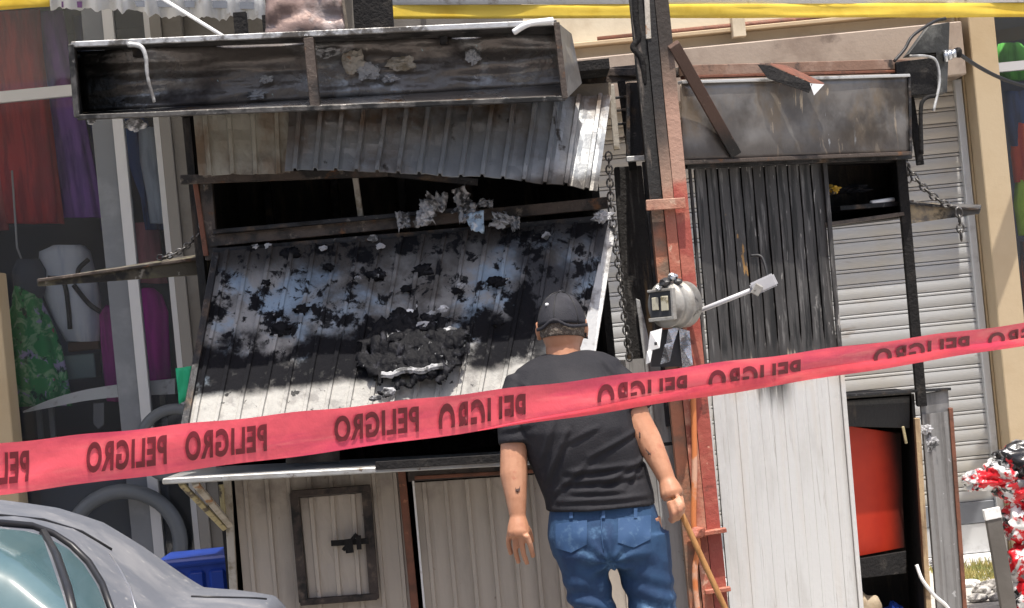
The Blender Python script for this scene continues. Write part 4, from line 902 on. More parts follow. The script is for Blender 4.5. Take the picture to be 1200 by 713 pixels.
# --- body: head, neck, arms, hands, legs in one surface
bm = bmesh.new()
hc = W(659, 385, YM+.10); R7 = YM/F
b2 = bmesh.new(); bmesh.ops.create_uvsphere(b2, u_segments=28, v_segments=18, radius=1); vm = {}
for v in b2.verts:
    d = v.co; front = max(0, d.y)
    x = d.x*.078*(1-.18*max(0, -d.z)); y = d.y*.098*(1 - .12*max(0, -d.z)) + .015*max(0, -d.z)*(1 if d.y > 0 else -.4); z = d.z*.118
    if d.y > .9 and abs(d.x) < .22 and -.35 < d.z < .1: y += .022                     # nose
    if d.y > .6 and .15 < abs(d.x) < .5 and .0 < d.z < .22: y -= .008                 # eye sockets
    if d.y > .7 and abs(d.x) < .3 and -.62 < d.z < -.5: y += .006                     # mouth
    vm[v] = bm.verts.new(hc + Matrix.Rotation(math.radians(-16), 3, 'Z') @ (Matrix.Rotation(math.radians(-8), 3, 'X') @ V((x, y, z))))
for f_ in b2.faces: bm.faces.new([vm[q] for q in f_.verts])
b2.free()
limb(bm, [(662, 432, YM+.055, 19), (660, 412, YM+.075, 20.5), (659, 392, YM+.1, 20)])
for px, py in ((631, 388), (686, 384)):                                             # ears
    c = W(px, py, YM+.105); add_tube(bm, curve_pts([c+V((0, .012, .026)), c+V((0, -.012, .022)), c+V((0, -.016, 0)), c+V((0, 0, -.022)), c+V((0, .014, -.03))], 4), .0085, 8)
    add_tube(bm, [c+V((0, .012, .01)), c+V((0, 0, -.012))], .012, 8)
limb(bm, [(645, 440, YM+.05, 12), (610, 450, YM+.04, 15), (603, 490, YM+.01, 16), (602, 535, YM-.02, 16), (602, 556, YM-.03, 16.5), (605, 585, YM-.05, 12.5), (607, 607, YM-.06, 9.5)])
limb(bm, [(690, 434, YM+.05, 12), (722, 446, YM+.04, 15), (738, 470, YM+.02, 17), (748, 495, YM+.0, 16.5), (759, 515, YM-.02, 16), (773, 543, YM-.05, 12.5), (782, 563, YM-.07, 10)])
# hands
def hand(bm, wrist, palm_end, w, fingers, thumb):
    a, b = W(*wrist), W(*palm_end); add_tube(bm, [a.lerp(b, -.15), a.lerp(b, .3), a.lerp(b, .75), b], [.027, .036, .042, .036], 12)
    for fg in fingers: add_tube(bm, curve_pts([W(*p) for p in fg], 3), [.0118-.0028*i/(3*(len(fg)-1)) for i in range(3*(len(fg)-1)+1)], 8)
    add_tube(bm, curve_pts([W(*p) for p in thumb], 3), .0105, 8)
hand(bm, (607, 607, YM-.06), (608, 630, YM-.07), .04,
     [[(598, 622, YM-.05), (596, 636, YM-.04), (599, 650, YM-.02)], [(604, 628, YM-.07), (604, 645, YM-.06), (608, 660, YM-.03)], [(611, 629, YM-.085), (613, 647, YM-.075), (618, 661, YM-.045)], [(617, 627, YM-.1), (622, 641, YM-.09), (625, 653, YM-.06)]],
     [(613, 612, YM-.04), (620, 622, YM-.01), (623, 636, YM+.01)])
hand(bm, (782, 563, YM-.07), (789, 584, YM-.09), .04,
     [[(795, 583, YM-.12), (800, 594, YM-.14), (797, 603, YM-.11), (792, 603, YM-.08)], [(791, 586, YM-.125), (797, 598, YM-.145), (794, 608, YM-.115), (789, 606, YM-.085)], [(786, 588, YM-.12), (790, 602, YM-.14), (788, 611, YM-.11), (785, 608, YM-.085)], [(784, 588, YM-.11), (787, 602, YM-.125), (787, 610, YM-.1)]],
     [(789, 572, YM-.04), (797, 582, YM-.03), (799, 592, YM-.05)])
limb(bm, [(678, 610, YM, 30), (690, 690, YM, 24), (700, 760, YM-.02, 20), (704, 840, YM, 15), (712, 912, YM, 13)])
limb(bm, [(745, 610, YM, 30), (760, 690, YM, 26), (772, 760, YM-.02, 20), (785, 840, YM, 15), (795, 905, YM, 13)])
limb(bm, [(705, 600, YM, 26), (690, 540, YM, 26), (670, 460, YM+.01, 26), (663, 430, YM+.05, 22)])
body = build_remesh('body', bm, .0048, M['skin'], Mn, 3)
# --- shirt
bm = bmesh.new()
add_rings(bm, [(636, 416, 690, 410, YM+.085, .062), (620, 423, 708, 413, YM+.075, .078), (604, 434, 726, 421, YM+.06, .098), (598, 453, 734, 441, YM+.035, .122), (602, 478, 738, 468, YM+.012, .136), (610, 508, 744, 499, YM+.0, .140), (619, 538, 753, 530, YM+.012, .136), (630, 566, 761, 558, YM+.02, .134), (637, 584, 765, 576, YM+.018, .142), (640, 599, 767, 590, YM+.015, .148)])
limb(bm, [(634, 444, YM+.05, 14), (608, 453, YM+.04, 20.5), (604, 480, YM+.015, 23.5), (606, 521, YM-.01, 23)])
limb(bm, [(694, 438, YM+.05, 14), (722, 447, YM+.04, 20.5), (737, 462, YM+.025, 24), (744, 482, YM+.01, 23)])
CR = [(668, 553, 742, 545, 1.0), (664, 566, 748, 558, 1.1), (672, 577, 730, 575, .9), (655, 588, 756, 582, .8), (640, 566, 664, 505, .9), (650, 578, 690, 540, .7), (700, 570, 752, 540, .8), (690, 535, 748, 505, .8),
      (632, 545, 650, 490, .6), (706, 420, 728, 446, .8), (715, 450, 742, 470, .7), (612, 450, 640, 470, .6), (604, 470, 616, 505, .7), (680, 480, 735, 470, .6), (660, 520, 700, 500, .5), (590, 505, 620, 498, .6), (660, 450, 700, 446, .35), (735, 565, 758, 530, .8)]
CRW = []
for x0_, y0_, x1_, y1_, a_ in CR:
    p_, q_ = W(x0_, y0_, YM-.12), W(x1_, y1_, YM-.12); CRW.append((p_.x, p_.z, q_.x, q_.z, a_))
def creases(p, n_):
    d = .0035*fn(p.x*8, p.y*8, p.z*8) + .0025*fn(p.x*5+3, p.y*5, p.z*16)
    if n_.y < .35:
        for x0_, z0_, x1_, z1_, a_ in CRW:
            dx, dz = x1_-x0_, z1_-z0_; L2 = dx*dx+dz*dz; t = max(0, min(1, ((p.x-x0_)*dx+(p.z-z0_)*dz)/L2)); ex, ez = p.x-(x0_+t*dx), p.z-(z0_+t*dz)
            r = math.hypot(ex, ez) + .005*fn(p.x*14, p.z*14, 2); sgn = (ez*dx-ex*dz)/math.sqrt(L2)
            k = a_*(.35+.65*math.sin(math.pi*min(1, max(0, t*.9+.05))))
            d += k*(.010*math.exp(-(r/.0085)**2) - .007*math.exp(-((sgn+.017)/.009)**2)*math.exp(-(max(0, r-.022)/.008)**2))
    return d
shirt = build_remesh('shirt', bm, .0062, M['shirt'], Mn, 6, creases)
# --- jeans
bm = bmesh.new()
add_rings(bm, [(645, 585, 762, 577, YM+.01, .118), (643, 605, 768, 596, YM+.01, .126), (642, 630, 777, 620, YM-.0, .138), (648, 652, 784, 643, YM-.005, .135), (662, 668, 783, 660, YM, .115)])
def leg(rows):
    add_rings(bm, rows, 20)
leg([(645, 635, 713, 628, YM-.0, .12), (654, 662, 714, 657, YM, .112), (662, 690, 717, 687, YM, .1), (670, 715, 722, 713, YM, .094), (676, 750, 728, 748, YM-.01, .088), (682, 800, 730, 798, YM, .08), (686, 860, 730, 858, YM, .075), (690, 915, 736, 913, YM, .075)])
leg([(705, 628, 784, 622, YM-.0, .12), (718, 655, 787, 650, YM, .115), (730, 686, 790, 682, YM, .102), (738, 715, 793, 711, YM, .096), (746, 750, 797, 747, YM-.01, .09), (756, 800, 802, 797, YM, .08), (766, 855, 810, 852, YM, .075), (772, 908, 816, 905, YM, .075)])
def denim(p, n_):
    zz = p.z; d = .003*fn(p.x*8, p.y*8, p.z*8) + .002*fn(p.x*20, p.y*20, p.z*20)
    zk = W(700, 705, YM).z
    band = math.exp(-((zz-zk)/.09)**2); d += band*.009*math.sin((zz+.25*p.x+.02*fn(p.x*9, zz*6))*95)*(.4+abs(fn(p.x*4, zz*3, 4)))
    cr = W(714, 655, YM); r = math.hypot(p.x-cr.x, p.z-cr.z); d += .005*math.exp(-(r/.12)**2)*math.sin(math.atan2(p.z-cr.z, p.x-cr.x)*9)
    return d
jeans = build_remesh('jeans', bm, .0065, M['jeans'], Mn, 4, denim)
# pockets, belt loops, seams
PK = mat('denim_pocket', (.03, .075, .17), .75, 0, [dict(col=(.06, .12, .22), scale=40, lo=.5, hi=.7)], .05, 40)
def onback(px, py, off=.004):
    o_ = C0; d = (fw + rx*((px-600)/F) + ux*((356.5-py)/F)).normalized()
    l0 = o_ - WLOC[jeans]; ok, loc, nn, _ = jeans.ray_cast(l0, d)
    return (loc + WLOC[jeans] + nn*off) if ok else W(px, py, YM-.13)
def patch(name, fn_pt, px0, py0, px1, py1, tilt, taper, m_, par, nu=8, nv=8):
    bm = bmesh.new(); g = []
    for j in range(nv+1):
        for i in range(nu+1):
            u, v = i/nu, j/nv; t = 1 - (abs(u-.5)*2)**4*0
            px = px0+(px1-px0)*u; py = py0+(py1-py0)*v + tilt*(u-.5)
            if v > .7: py -= (py1-py0)*taper*(abs(u-.5)*2)*((v-.7)/.3)
            g.append(bm.verts.new(fn_pt(px, py)))
    for j in range(nv):
        for i in range(nu): a = j*(nu+1)+i; bm.faces.new((g[a], g[a+1], g[a+nu+2], g[a+nu+1]))
    return obj(name, bm, m_, par, True)
patch('pocket', onback, 652, 612, 688, 648, -4, .22, PK, jeans); patch('pocket', onback, 724, 606, 762, 642, -4, .22, PK, jeans)
for px in (668, 705, 742):
    patch('belt_loop', lambda a, b: onback(a, b, .007), px, 596, px+4, 608, 0, 0, PK, jeans, 2, 4)
tube('seam', [onback(704+.25*k, 602+k*4.0, .003) for k in range(12)], .0022, PK, jeans, 5)
# hair, cap, glasses
rotH = Matrix.Rotation(math.radians(-16), 3, 'Z') @ Matrix.Rotation(math.radians(-8), 3, 'X')
def shell(name, zlo, zhi, k, m_, ylim=2, n=40, nz=10, fr=0.0):
    bm = bmesh.new(); R = []
    for j in range(nz+1):
        z = zlo+(zhi-zlo)*j/nz; rr = math.sqrt(max(0, 1-z*z)); ring = []
        for i in range(n):
            t = 2*math.pi*i/n; x, y = math.cos(t)*rr, math.sin(t)*rr
            kk = k + fr*fn(x*14, y*14, z*14)
            ring.append(bm.verts.new(hc + rotH @ V((x*.078*kk*(1-.18*max(0, -z)), y*.098*kk, z*.118*kk))))
        R.append(ring)
    for p, q in zip(R, R[1:]):
        for i in range(n):
            t = 2*math.pi*(i+.5)/n
            if math.sin(t) < ylim: bm.faces.new((p[i], p[(i+1) % n], q[(i+1) % n], q[i]))
    if zhi > .98: bmesh.ops.remove_doubles(bm, verts=bm.verts[:], dist=.0008)
    bm.verts.ensure_lookup_table()
    bmesh.ops.delete(bm, geom=[v for v in bm.verts if not v.link_faces], context='VERTS')
    bmesh.ops.recalc_face_normals(bm, faces=bm.faces[:]); bmesh.ops.solidify(bm, geom=bm.faces[:], thickness=.004)
    return obj(name, bm, m_, Mn, True)
shell('hair', -.30, .30, 1.045, M['hair'], .35, fr=.03)
cap = shell('cap', .05, .999, 1.10, M['cap'], 2, fr=.022)
cb = bmesh.new()
pts = [hc + rotH @ V((math.cos(t)*.078*1.098, math.sin(t)*.098*1.098, -.002+.016*math.sin(t) + .03*math.exp(-((t-4.712)/.42)**2))) for t in [2*math.pi*k/32 for k in range(32)]]
for k in range(32):
    a, b = pts[k], pts[(k+1) % 32]; up = V((0, 0, .012))
    o1 = (a-hc).normalized()*.004; o2 = (b-hc).normalized()*.004
    vs = [cb.verts.new(q) for q in (a, b, b+up, a+up, a+o1, b+o2, b+up+o2, a+up+o1)]
    for q in ((4, 5, 6, 7), (0, 3, 2, 1), (0, 1, 5, 4), (3, 7, 6, 2)): cb.faces.new([vs[i] for i in q])
obj('band', cb, M['cap'], cap, True)
bm = bmesh.new(); g = []                                                         # bill, pointing away and slightly down
for j in range(7):
    for i in range(13):
        t = math.radians(20+140*i/12); s_ = 1.1+.78*(j/6)*math.sin(t)**.8
        g.append(bm.verts.new(hc + rotH @ V((math.cos(t)*.083, math.sin(t)*.1*s_, .012-.025*(j/6)-.03*abs(math.cos(t))**2*(j/6)))))
for j in range(6):
    for i in range(12): a = j*13+i; bm.faces.new((g[a], g[a+1], g[a+14], g[a+13]))
bmesh.ops.recalc_face_normals(bm, faces=bm.faces[:]); bmesh.ops.solidify(bm, geom=bm.faces[:], thickness=.004); obj('bill', bm, M['cap'], cap, True)
for q in range(6):
    aq = q*math.pi/3+.52
    tube('seam', [hc + rotH @ V((math.cos(aq)*math.cos(e_)*.078*1.108, math.sin(aq)*math.cos(e_)*.098*1.108, math.sin(e_)*.118*1.108)) for e_ in [.08+.187*w_ for w_ in range(9)]], .0018, M['black_rubber'], cap, 5)
crumple('button', hc + rotH @ V((0, 0, .131)), .008, .008, .005, M['cap'], cap, 1, 2, .1)
emb = hc + rotH @ V((-.028, -.084, .078)); crumple('emblem', emb, .007, .004, .006, M['white_plastic'], cap, 2, 2, .2)
# strap opening at the back: folded dark strap under the crown
0 and tube('strap', [hc + rotH @ V((math.cos(t)*.078*1.19, math.sin(t)*.098*1.19, -.002+.018*math.cos((t-math.pi*1.5)*2.2))) for t in [math.pi*1.5+(k-8)*.1 for k in range(17)]], .006, M['black_rubber'], cap)
tube('glasses_temple', [W(688, 384, YM+.15), W(687, 388, YM+.1), W(686, 396, YM+.08)], .003, M['black_rubber'], Mn)
def onbody(px, py, off=.003):
    d = (fw + rx*((px-600)/F) + ux*((356.5-py)/F)).normalized(); ok, loc, nn, _ = body.ray_cast(C0-WLOC[body], d)
    return (loc+WLOC[body]+nn*off) if ok else W(px, py, YM-.05)
patch('tattoo', onbody, 604, 573, 609, 578, -2, 1.6, M['ink'], body, 4, 4); patch('tattoo', onbody, 749, 507, 751, 516, 2, .9, M['ink'], body, 3, 4); patch('tattoo', onbody, 757, 529, 763, 533, 6, 1.4, M['ink'], body, 4, 4)
for (px, py) in ((713, 915), (795, 910)):                                            # shoes
    c = W(px, py, YM); bm = bmesh.new()
    add_tube(bm, [V((c.x, c.y-.07, .045)), V((c.x, c.y, .05)), V((c.x, c.y+.1, .042)), V((c.x, c.y+.18, .034))], [.042, .048, .046, .03], 12)
    for v in bm.verts: v.co.z = max(.0, v.co.z)
    obj('shoe', bm, M['shoe'], Mn, True)
s0, s1 = W(792, 588, YM-.105), W(846, 705, YM-.10); t = (s1-s0).normalized(); end = s0 + t*((0.0-s0.z)/t.z)
tag(tube('walking_stick', [s0-t*.05, s0, s1, end], .0105, M['stick'], None, 10), 'brown wooden stick held in the man\'s right hand', 'stick')

# ================================================================ the barrier tape
def tp(px, py): 
    # tape runs level from near (left) to far (right)
    iv = .196 + (px-0)/1200*(.120-.196); return W(px, py, 1/iv)
Tp = thing('barrier_tape', 'red plastic barrier tape printed PELIGRO stretched across the stalls', 'tape', tuple(tp(600, 470)))
def edge_top(px): return 519.5 - 141*(px/1200) - 6*math.sin(math.pi*px/1200)*(-1) + .8*math.sin(px*.05)
def edge_bot(px): return 580 - 175*(px/1200) + 7*math.sin(math.pi*px/1200) + .7*math.sin(px*.037+1)
def tpt(px, v, off=0.0):
    """v: 0 top edge, 1 bottom edge"""
    p = tp(px, edge_top(px)*(1-v)+edge_bot(px)*v)
    fold = (.004*math.sin(v*5+px*.01) + .005*fn(px*.02, v*2.2) + .003*fn(px*.06, v*5, 3) + .007*max(0, .42-abs(v-.45))*math.sin(px*.018+v*3))
    return p + V((0, fold-off, 0))
bm = bmesh.new(); g = []; xsT = [-160+12*i for i in range(128)]; NV = 10
for px in xsT:
    for j in range(NV+1): g.append(bm.verts.new(tpt(px, j/NV)))
for i in range(len(xsT)-1):
    for j in range(NV): a = i*(NV+1)+j; bm.faces.new((g[a], g[a+1], g[a+NV+2], g[a+NV+1]))
obj('film', bm, M['tape'], Tp, True)
bm = bmesh.new(); g = []                                                         # the fold: the tape doubles over itself on the right
xf = [560+12*i for i in range(68)]
for i, px in enumerate(xf):
    k = min(1, (px-560)/260)
    for j in range(5): g.append(bm.verts.new(tpt(px, 1-(.34*k+.02)*(j/4), .004+.003*math.sin(j*.8))))
for i in range(len(xf)-1):
    for j in range(4): a = i*5+j; bm.faces.new((g[a], g[a+1], g[a+6], g[a+5]))
obj('fold', bm, M['tape'], Tp, True)
fc = bpy.data.curves.new('txt', 'FONT'); fc.body = 'PELIGRO'; fc.size = 1; fc.offset = .035; fc.space_character = 1.12
fo = bpy.data.objects.new('txt', fc); COL.objects.link(fo)
dg = bpy.context.evaluated_depsgraph_get(); dg.update(); tm = bpy.data.meshes.new_from_object(fo.evaluated_get(dg)); bpy.data.objects.remove(fo)
tb = bmesh.new(); tb.from_mesh(tm); bmesh.ops.subdivide_edges(tb, edges=[e for e in tb.edges if e.calc_length() > .12], cuts=2)
bmesh.ops.triangulate(tb, faces=tb.faces[:])
mx = max(v.co.x for v in tb.verts); mn = min(v.co.x for v in tb.verts); my = max(v.co.y for v in tb.verts); mny = min(v.co.y for v in tb.verts)
for (xa, xb) in ((-58, 34), (102, 196), (218, 313), (392, 491), (514, 616), (700, 805), (830, 938), (1024, 1136), (1158, 1262)):
    b2 = tb.copy()
    for v in b2.verts:
        u = (v.co.x-mn)/(mx-mn); vv = (v.co.y-mny)/(my-mny)
        px = xb - (xb-xa)*u                                                     # printed on the other side: reads backwards
        cut = .40*max(0, min(1, (xa-380)/150)); vv = max(0, (vv-cut)/(1-cut))
        k = max(0, min(1, (px-560)/200)); lo, hi = .80-.16*k, .18+.05*k
        v.co = tpt(px, lo+(hi-lo)*vv, .0055)
    me = bpy.data.meshes.new('lettering'); b2.to_mesh(me); b2.free(); link_mesh('lettering', me, M['tape_ink'], Tp)
tb.free()

# ================================================================ the parked car
YC = 5.9
Cr = thing('parked_car', 'dusty dark grey sedan parked in front, roof and rear deck showing', 'car', (W(-300, 900, YC).x, 6.75, 0))
CW = 1.7
def cz(px, py): p = W(px, py, YC+1.25); return p.x, p.z
# outline along the car (photo line of near roof edge, then to the front by symmetry)
OUT = [(322, 748), (318, 728), (306, 716), (258, 709), (220, 706), (196, 690), (150, 653), (105, 622), (55, 604), (0, 596)]
prof = [cz(*p) for p in OUT]
xr = prof[0][0]; zroof = prof[-1][1]
prof += [(prof[-1][0]-.5, zroof+.02), (prof[-1][0]-1.0, zroof), (prof[-1][0]-1.5, zroof-.12), (prof[-1][0]-2.0, zroof-.4), (prof[-1][0]-2.9, zroof-.52), (prof[-1][0]-3.2, zroof-.75)]
def belt(x):        # beltline height
    return min(.965, 9) if x < prof[4][0] else .96
bm = bmesh.new(); R = []
NS = 9
for i, (x, z) in enumerate(prof):
    cab_ = max(0, min(1, (z-.98)/.35)); inset = .02 + .20*cab_
    zb_ = min(z-.02, .95); crown = .03*cab_ + .012
    row = [(YC, .22), (YC-.015, .5), (YC-.0, min(.8, z-.04)), (YC+.035, zb_)]
    row += [(YC+.035+(inset-.035)*.75, H(zb_, z, .72)), (YC+inset-.02+.03, z-.018), (YC+inset+.06, z+.004), (YC+inset+.22, z+crown*.6), (YC+CW/2, z+crown)]
    full = row + [(2*(YC+CW/2)-y, zz) for y, zz in row[-2::-1]]
    R.append([bm.verts.new((x, y, zz)) for y, zz in full])
for a, b in zip(R, R[1:]):
    for k in range(len(a)-1): bm.faces.new((a[k], a[k+1], b[k+1], b[k]))
bm.faces.new(R[0]); bm.faces.new(R[-1][::-1])
bmesh.ops.recalc_face_normals(bm, faces=bm.faces[:])
bmesh.ops.subdivide_edges(bm, edges=bm.edges[:], cuts=1, use_grid_fill=True, smooth=.12)
carbody = obj('body', bm, M['car_paint'], Cr, True)
def oncar(px, py, off=.006):
    d = (fw + rx*((px-600)/F) + ux*((356.5-py)/F)).normalized(); ok, loc, nn, _ = carbody.ray_cast(C0-WLOC[carbody], d)
    return (loc+WLOC[carbody]+nn*off) if ok else W(px, py, YC)
def carpatch(name, top, bot, m_, off, par=Cr, n=18, nv=10):
    bm = bmesh.new(); g = []
    ct = [V((a_, b_, 0)) for a_, b_ in top]; cb_ = [V((a_, b_, 0)) for a_, b_ in bot]
    def at(c, t):
        k = min(int(t*(len(c)-1)), len(c)-2); return c[k].lerp(c[k+1], t*(len(c)-1)-k)
    for i in range(n+1):
        for j in range(nv+1):
            q = at(ct, i/n).lerp(at(cb_, i/n), j/nv); g.append(bm.verts.new(oncar(q.x, q.y, off)))
    for i in range(n):
        for j in range(nv): k = i*(nv+1)+j; bm.faces.new((g[k], g[k+1], g[k+nv+2], g[k+nv+1]))
    return obj(name, bm, m_, par, True)
def strip(name, outline, m_, off, r):
    tube(name, [oncar(px, py, off) for px, py in outline], r, m_, Cr, 6)
carpatch('side_window', [(-90, 625), (-40, 622), (0, 622), (30, 625), (48, 630)], [(-90, 730), (-50, 730), (0, 730), (40, 730), (82, 730)], M['car_glass'], .006); carpatch('quarter_window', [(57, 634), (78, 645), (96, 663), (112, 688), (122, 712)], [(62, 640), (76, 672), (86, 704), (92, 728), (124, 730)], M['car_glass'], .006)
strip('window_seal', [(-90, 619), (-40, 616), (0, 616), (35, 619), (60, 628), (82, 642), (102, 662), (118, 688), (130, 722)], M['car_trim'], .008, .010)
strip('window_seal', [(50, 627), (64, 652), (77, 690), (85, 724)], M['car_trim'], .006, .013)
strip('door_seam', [(128, 650), (140, 668), (152, 690), (160, 720)], M['rim'], .002, .003)
strip('roof_moulding', [(-90, 605), (0, 605), (50, 610), (95, 624), (130, 645)], M['car_trim'], .002, .005)
strip('boot_seam', [(224, 700), (262, 701), (300, 702), (312, 703)], M['car_trim'], .002, .004)
def wheel(x, y):
    w = lathe('wheel', V((x, y, .31)), V((0, -1, 0)), [(-.1, .2), (-.1, .29), (-.07, .31), (.07, .31), (.1, .29), (.1, .21)], M['tyre'], Cr)
    lathe('rim', V((x, y, .31)), V((0, -1, 0)), [(.0, .2), (.085, .2), (.095, .19), (.08, .06), (.1, .05)], M['rim'], w)
for x in (xr-.95, xr-3.55):
    wheel(x, YC+.1); wheel(x, YC+CW-.1)
box('tail_lamp', (xr-.06, YC+.02, .58), (xr+.012, YC+.3, .74), M['lamp_red'], Cr, .01); box('tail_lamp', (xr-.06, YC+CW-.3, .58), (xr+.012, YC+CW-.02, .74), M['lamp_red'], Cr, .01)
box('bumper', (xr-.12, YC+.03, .25), (xr+.05, YC+CW-.03, .52), M['car_paint'], Cr, .03)
# ================================================================ clothes in the show windows
def cloth(name, c, c2, sc=6, dist=0.0, c3=None):
    c = tuple(min(.85, q*1.7) for q in c); c2 = tuple(min(.85, q*1.7) for q in c2)
    l = [dict(col=c2, scale=sc, lo=.45, hi=.62, st=(3, 3, .5))]
    if c3: l.append(dict(col=c3, scale=sc*1.7, lo=.56, hi=.62, off=8))
    return mat(name, c, .8, 0, l, .1)
GY = 13.75
def garment(name, label, cat, rows, m_, dep=.06, folds=7, famp=.2, Y=GY, seed=0, group=None):
    return tag(puff(name, rows, Y, dep, m_, None, folds, famp, 40, seed), label, cat, group)
garment('red_curtain_dress', 'dark red long dress hanging behind the left show window', 'dress', [(-20, -40, 45), (60, -20, 50), (140, -10, 60), (210, 0, 68), (262, 8, 74)], cloth('red_cloth', (.32, .03, .035), (.2, .02, .03)), .07, 9, .25, seed=1)
garment('red_skirt', 'faded rose skirt half hidden left of the dark red dress', 'skirt', [(110, -60, -5), (180, -50, 3), (270, -45, 9)], cloth('rose_cloth', (.3, .08, .08), (.2, .05, .06)), .07, 6, .25, seed=2)
garment('purple_dress', 'purple pleated dress hanging beside the dark red dress', 'dress', [(-10, 30, 70), (60, 38, 82), (130, 52, 98), (190, 64, 110), (255, 74, 122)], cloth('purple_cloth', (.17, .07, .3), (.1, .045, .2)), .07, 8, .28, Y=13.9, seed=3)
garment('navy_trousers', 'navy trousers hanging between the purple dress and the mullion', 'trousers', [(20, 84, 108), (120, 98, 120), (200, 110, 128), (270, 118, 134)], cloth('navy_cloth', (.02, .025, .1), (.015, .018, .05)), .06, 4, .15, Y=14.0, seed=4)
garment('blue_coat', 'dark blue coat on a stand in the pane beside the grey pillar', 'coat', [(128, 138, 170), (160, 140, 178), (205, 155, 190), (232, 165, 196), (270, 170, 196)], cloth('blue_cloth', (.03, .07, .2), (.02, .03, .08)), .08, 4, .15, seed=5)
garment('grey_trousers', 'pale grey-blue trousers hanging in front of the dark blue coat', 'trousers', [(150, 162, 182), (190, 164, 186), (230, 172, 192), (262, 176, 196)], cloth('grey_blue_cloth', (.36, .42, .5), (.25, .3, .38)), .04, 4, .2, Y=13.55, seed=6)
garment('rose_blouse', 'dusty rose blouse below the dark blue coat', 'blouse', [(262, 150, 186), (300, 156, 190), (332, 160, 196)], cloth('dusty_rose', (.3, .12, .14), (.2, .09, .1)), .05, 5, .2, seed=7)
garment('magenta_top', 'bright magenta top hanging right of the white mullion', 'top', [(338, 168, 180), (346, 158, 190), (366, 157, 197), (400, 159, 198), (446, 164, 200)], cloth('magenta_cloth', (.45, .02, .32), (.33, .015, .24)), .06, 5, .2, seed=8)
garment('plum_top', 'plum coloured top hanging left of the mullion beside the white backpack', 'top', [(358, 124, 142), (368, 116, 152), (400, 118, 155), (440, 122, 160), (470, 126, 162)], cloth('plum_cloth', (.22, .02, .16), (.13, .015, .1)), .06, 5, .2, seed=9)
# green printed dress on a dummy
D = thing('dress_dummy', 'dark dummy wearing a green floral dress in the left show window', 'mannequin', tuple(V((W(38, 470, GY).x, GY-.1, PZ))))
FL_ = mat('green_floral', (.06, .36, .1), .8, 0, [dict(col=(.34, .62, .32), scale=11, lo=.5, hi=.58, dist=1.2), dict(col=(.5, .45, .68), scale=9, lo=.56, hi=.62, off=4, dist=1), dict(col=(.02, .08, .04), scale=14, lo=.56, hi=.63, off=9), dict(col=(.5, .1, .14), scale=13, lo=.65, hi=.69, off=15)], .1)
puff('dress', [(336, 18, 26), (346, 14, 48), (358, 14, 52), (376, 6, 60), (405, 0, 70), (440, 1, 77), (476, 5, 82)], GY-.1, .09, FL_, D, 7, .3, 40, 2)
puff('torso', [(304, 20, 46), (318, 14, 54), (338, 16, 54), (350, 18, 50)], GY-.1, .07, M['shop_in'], D, 3, .02)
bar('stand', V((W(45, 474, GY).x, GY-.1, PZ)), W(45, 474, GY-.1), .03, .03, M['alu_dark'], D)
tube('hanger_wire', [W(14, 200, GY-.15), W(20, 290, GY-.15), W(26, 306, GY-.15)], .006, M['alu'], D)
# pale backpack / top with dark straps
D = thing('backpack', 'pale grey fabric backpack with dark straps behind the plank shelf', 'backpack', tuple(W(90, 400, GY)))
puff('bag', [(288, 62, 98), (296, 46, 106), (320, 44, 112), (350, 52, 118), (380, 66, 118), (400, 78, 116)], GY, .1, cloth('pale_bag', (.4, .42, .46), (.3, .33, .4), 4), D, 4, .08)
for pts in ([(104, 304), (92, 316), (92, 330)], [(56, 326), (74, 330), (80, 360), (82, 386)], [(86, 334), (104, 356), (118, 366)]):
    tube('strap', curve_pts([W(a_, b_, GY-.115) for a_, b_ in pts], 5), .014, M['black_rubber'], D)
Bx2 = box('shoe_box', tuple(W(76, 446, GY)), tuple(W(110, 414, GY)+V((0, .2, 0))), mat('teal_box', (.2, .27, .27), .7), None, .006)
tag(Bx2, 'teal grey box lying under the backpack in the window', 'box')
tag(box('brown_box', tuple(W(80, 413, GY+.05)), tuple(W(116, 398, GY+.05)+V((0, .2, 0))), mat('brown_box', (.14, .08, .05), .7), None, .006), 'brown box between the backpack and the teal box', 'box')
# curved board added for a car mirrored in the glass, dark counter below
D = thing('reflection_board', 'white curved board added in place of a car reflected in the left show window', 'shelf', tuple(W(130, 470, GY)))
bm = bmesh.new(); P1 = [(27, 482), (60, 468), (100, 457), (146, 450), (205, 444)]; P2 = [(27, 484), (58, 478), (100, 470), (146, 465), (205, 462)]
tf = [W(a_, b_, GY-.28) for a_, b_ in curve_pts([(a_, b_, 0) for a_, b_ in P1], 5) and [(v.x, v.y) for v in curve_pts([(a_, b_, 0) for a_, b_ in P1], 5)]]
bf = [W(v.x, v.y, GY-.28) for v in curve_pts([(a_, b_, 0) for a_, b_ in P2], 5)]
add_prism(bm, tf+bf[::-1], (0, .3, 0)); obj('shelf_edge', bm, M['white_plastic'], D)
bar('shelf_leg', W(190, 460, GY-.1), V((W(190, 460, GY).x, GY-.1, PZ)), .03, .03, M['alu_dark'], D)
bar('shelf_leg', W(60, 478, GY-.1), V((W(60, 478, GY).x, GY-.1, PZ)), .03, .03, M['alu_dark'], D)
prism('price_tag', [W(109, 473, GY-.29), W(122, 472, GY-.29), W(122, 498, GY-.29), W(115, 503, GY-.29), W(109, 497, GY-.29)], (0, .01, 0), mat('grey_tag', (.16, .16, .17), .7), D)
tag(tube('red_marker', [W(64, 526, GY-.2), W(100, 519, GY-.2)], .014, mat('orange_red', (.75, .08, .03), .5)), 'small orange-red rod lying on the dark window counter', 'rod')
D = box('window_counter', (W(14, 560, GY).x, GY-.3, PZ), (W(206, 560, GY).x, GY+.6, W(80, 529, GY-.3).z), M['shop_in'], None, .01); tag(D, 'low dark counter in the left show window', 'counter')
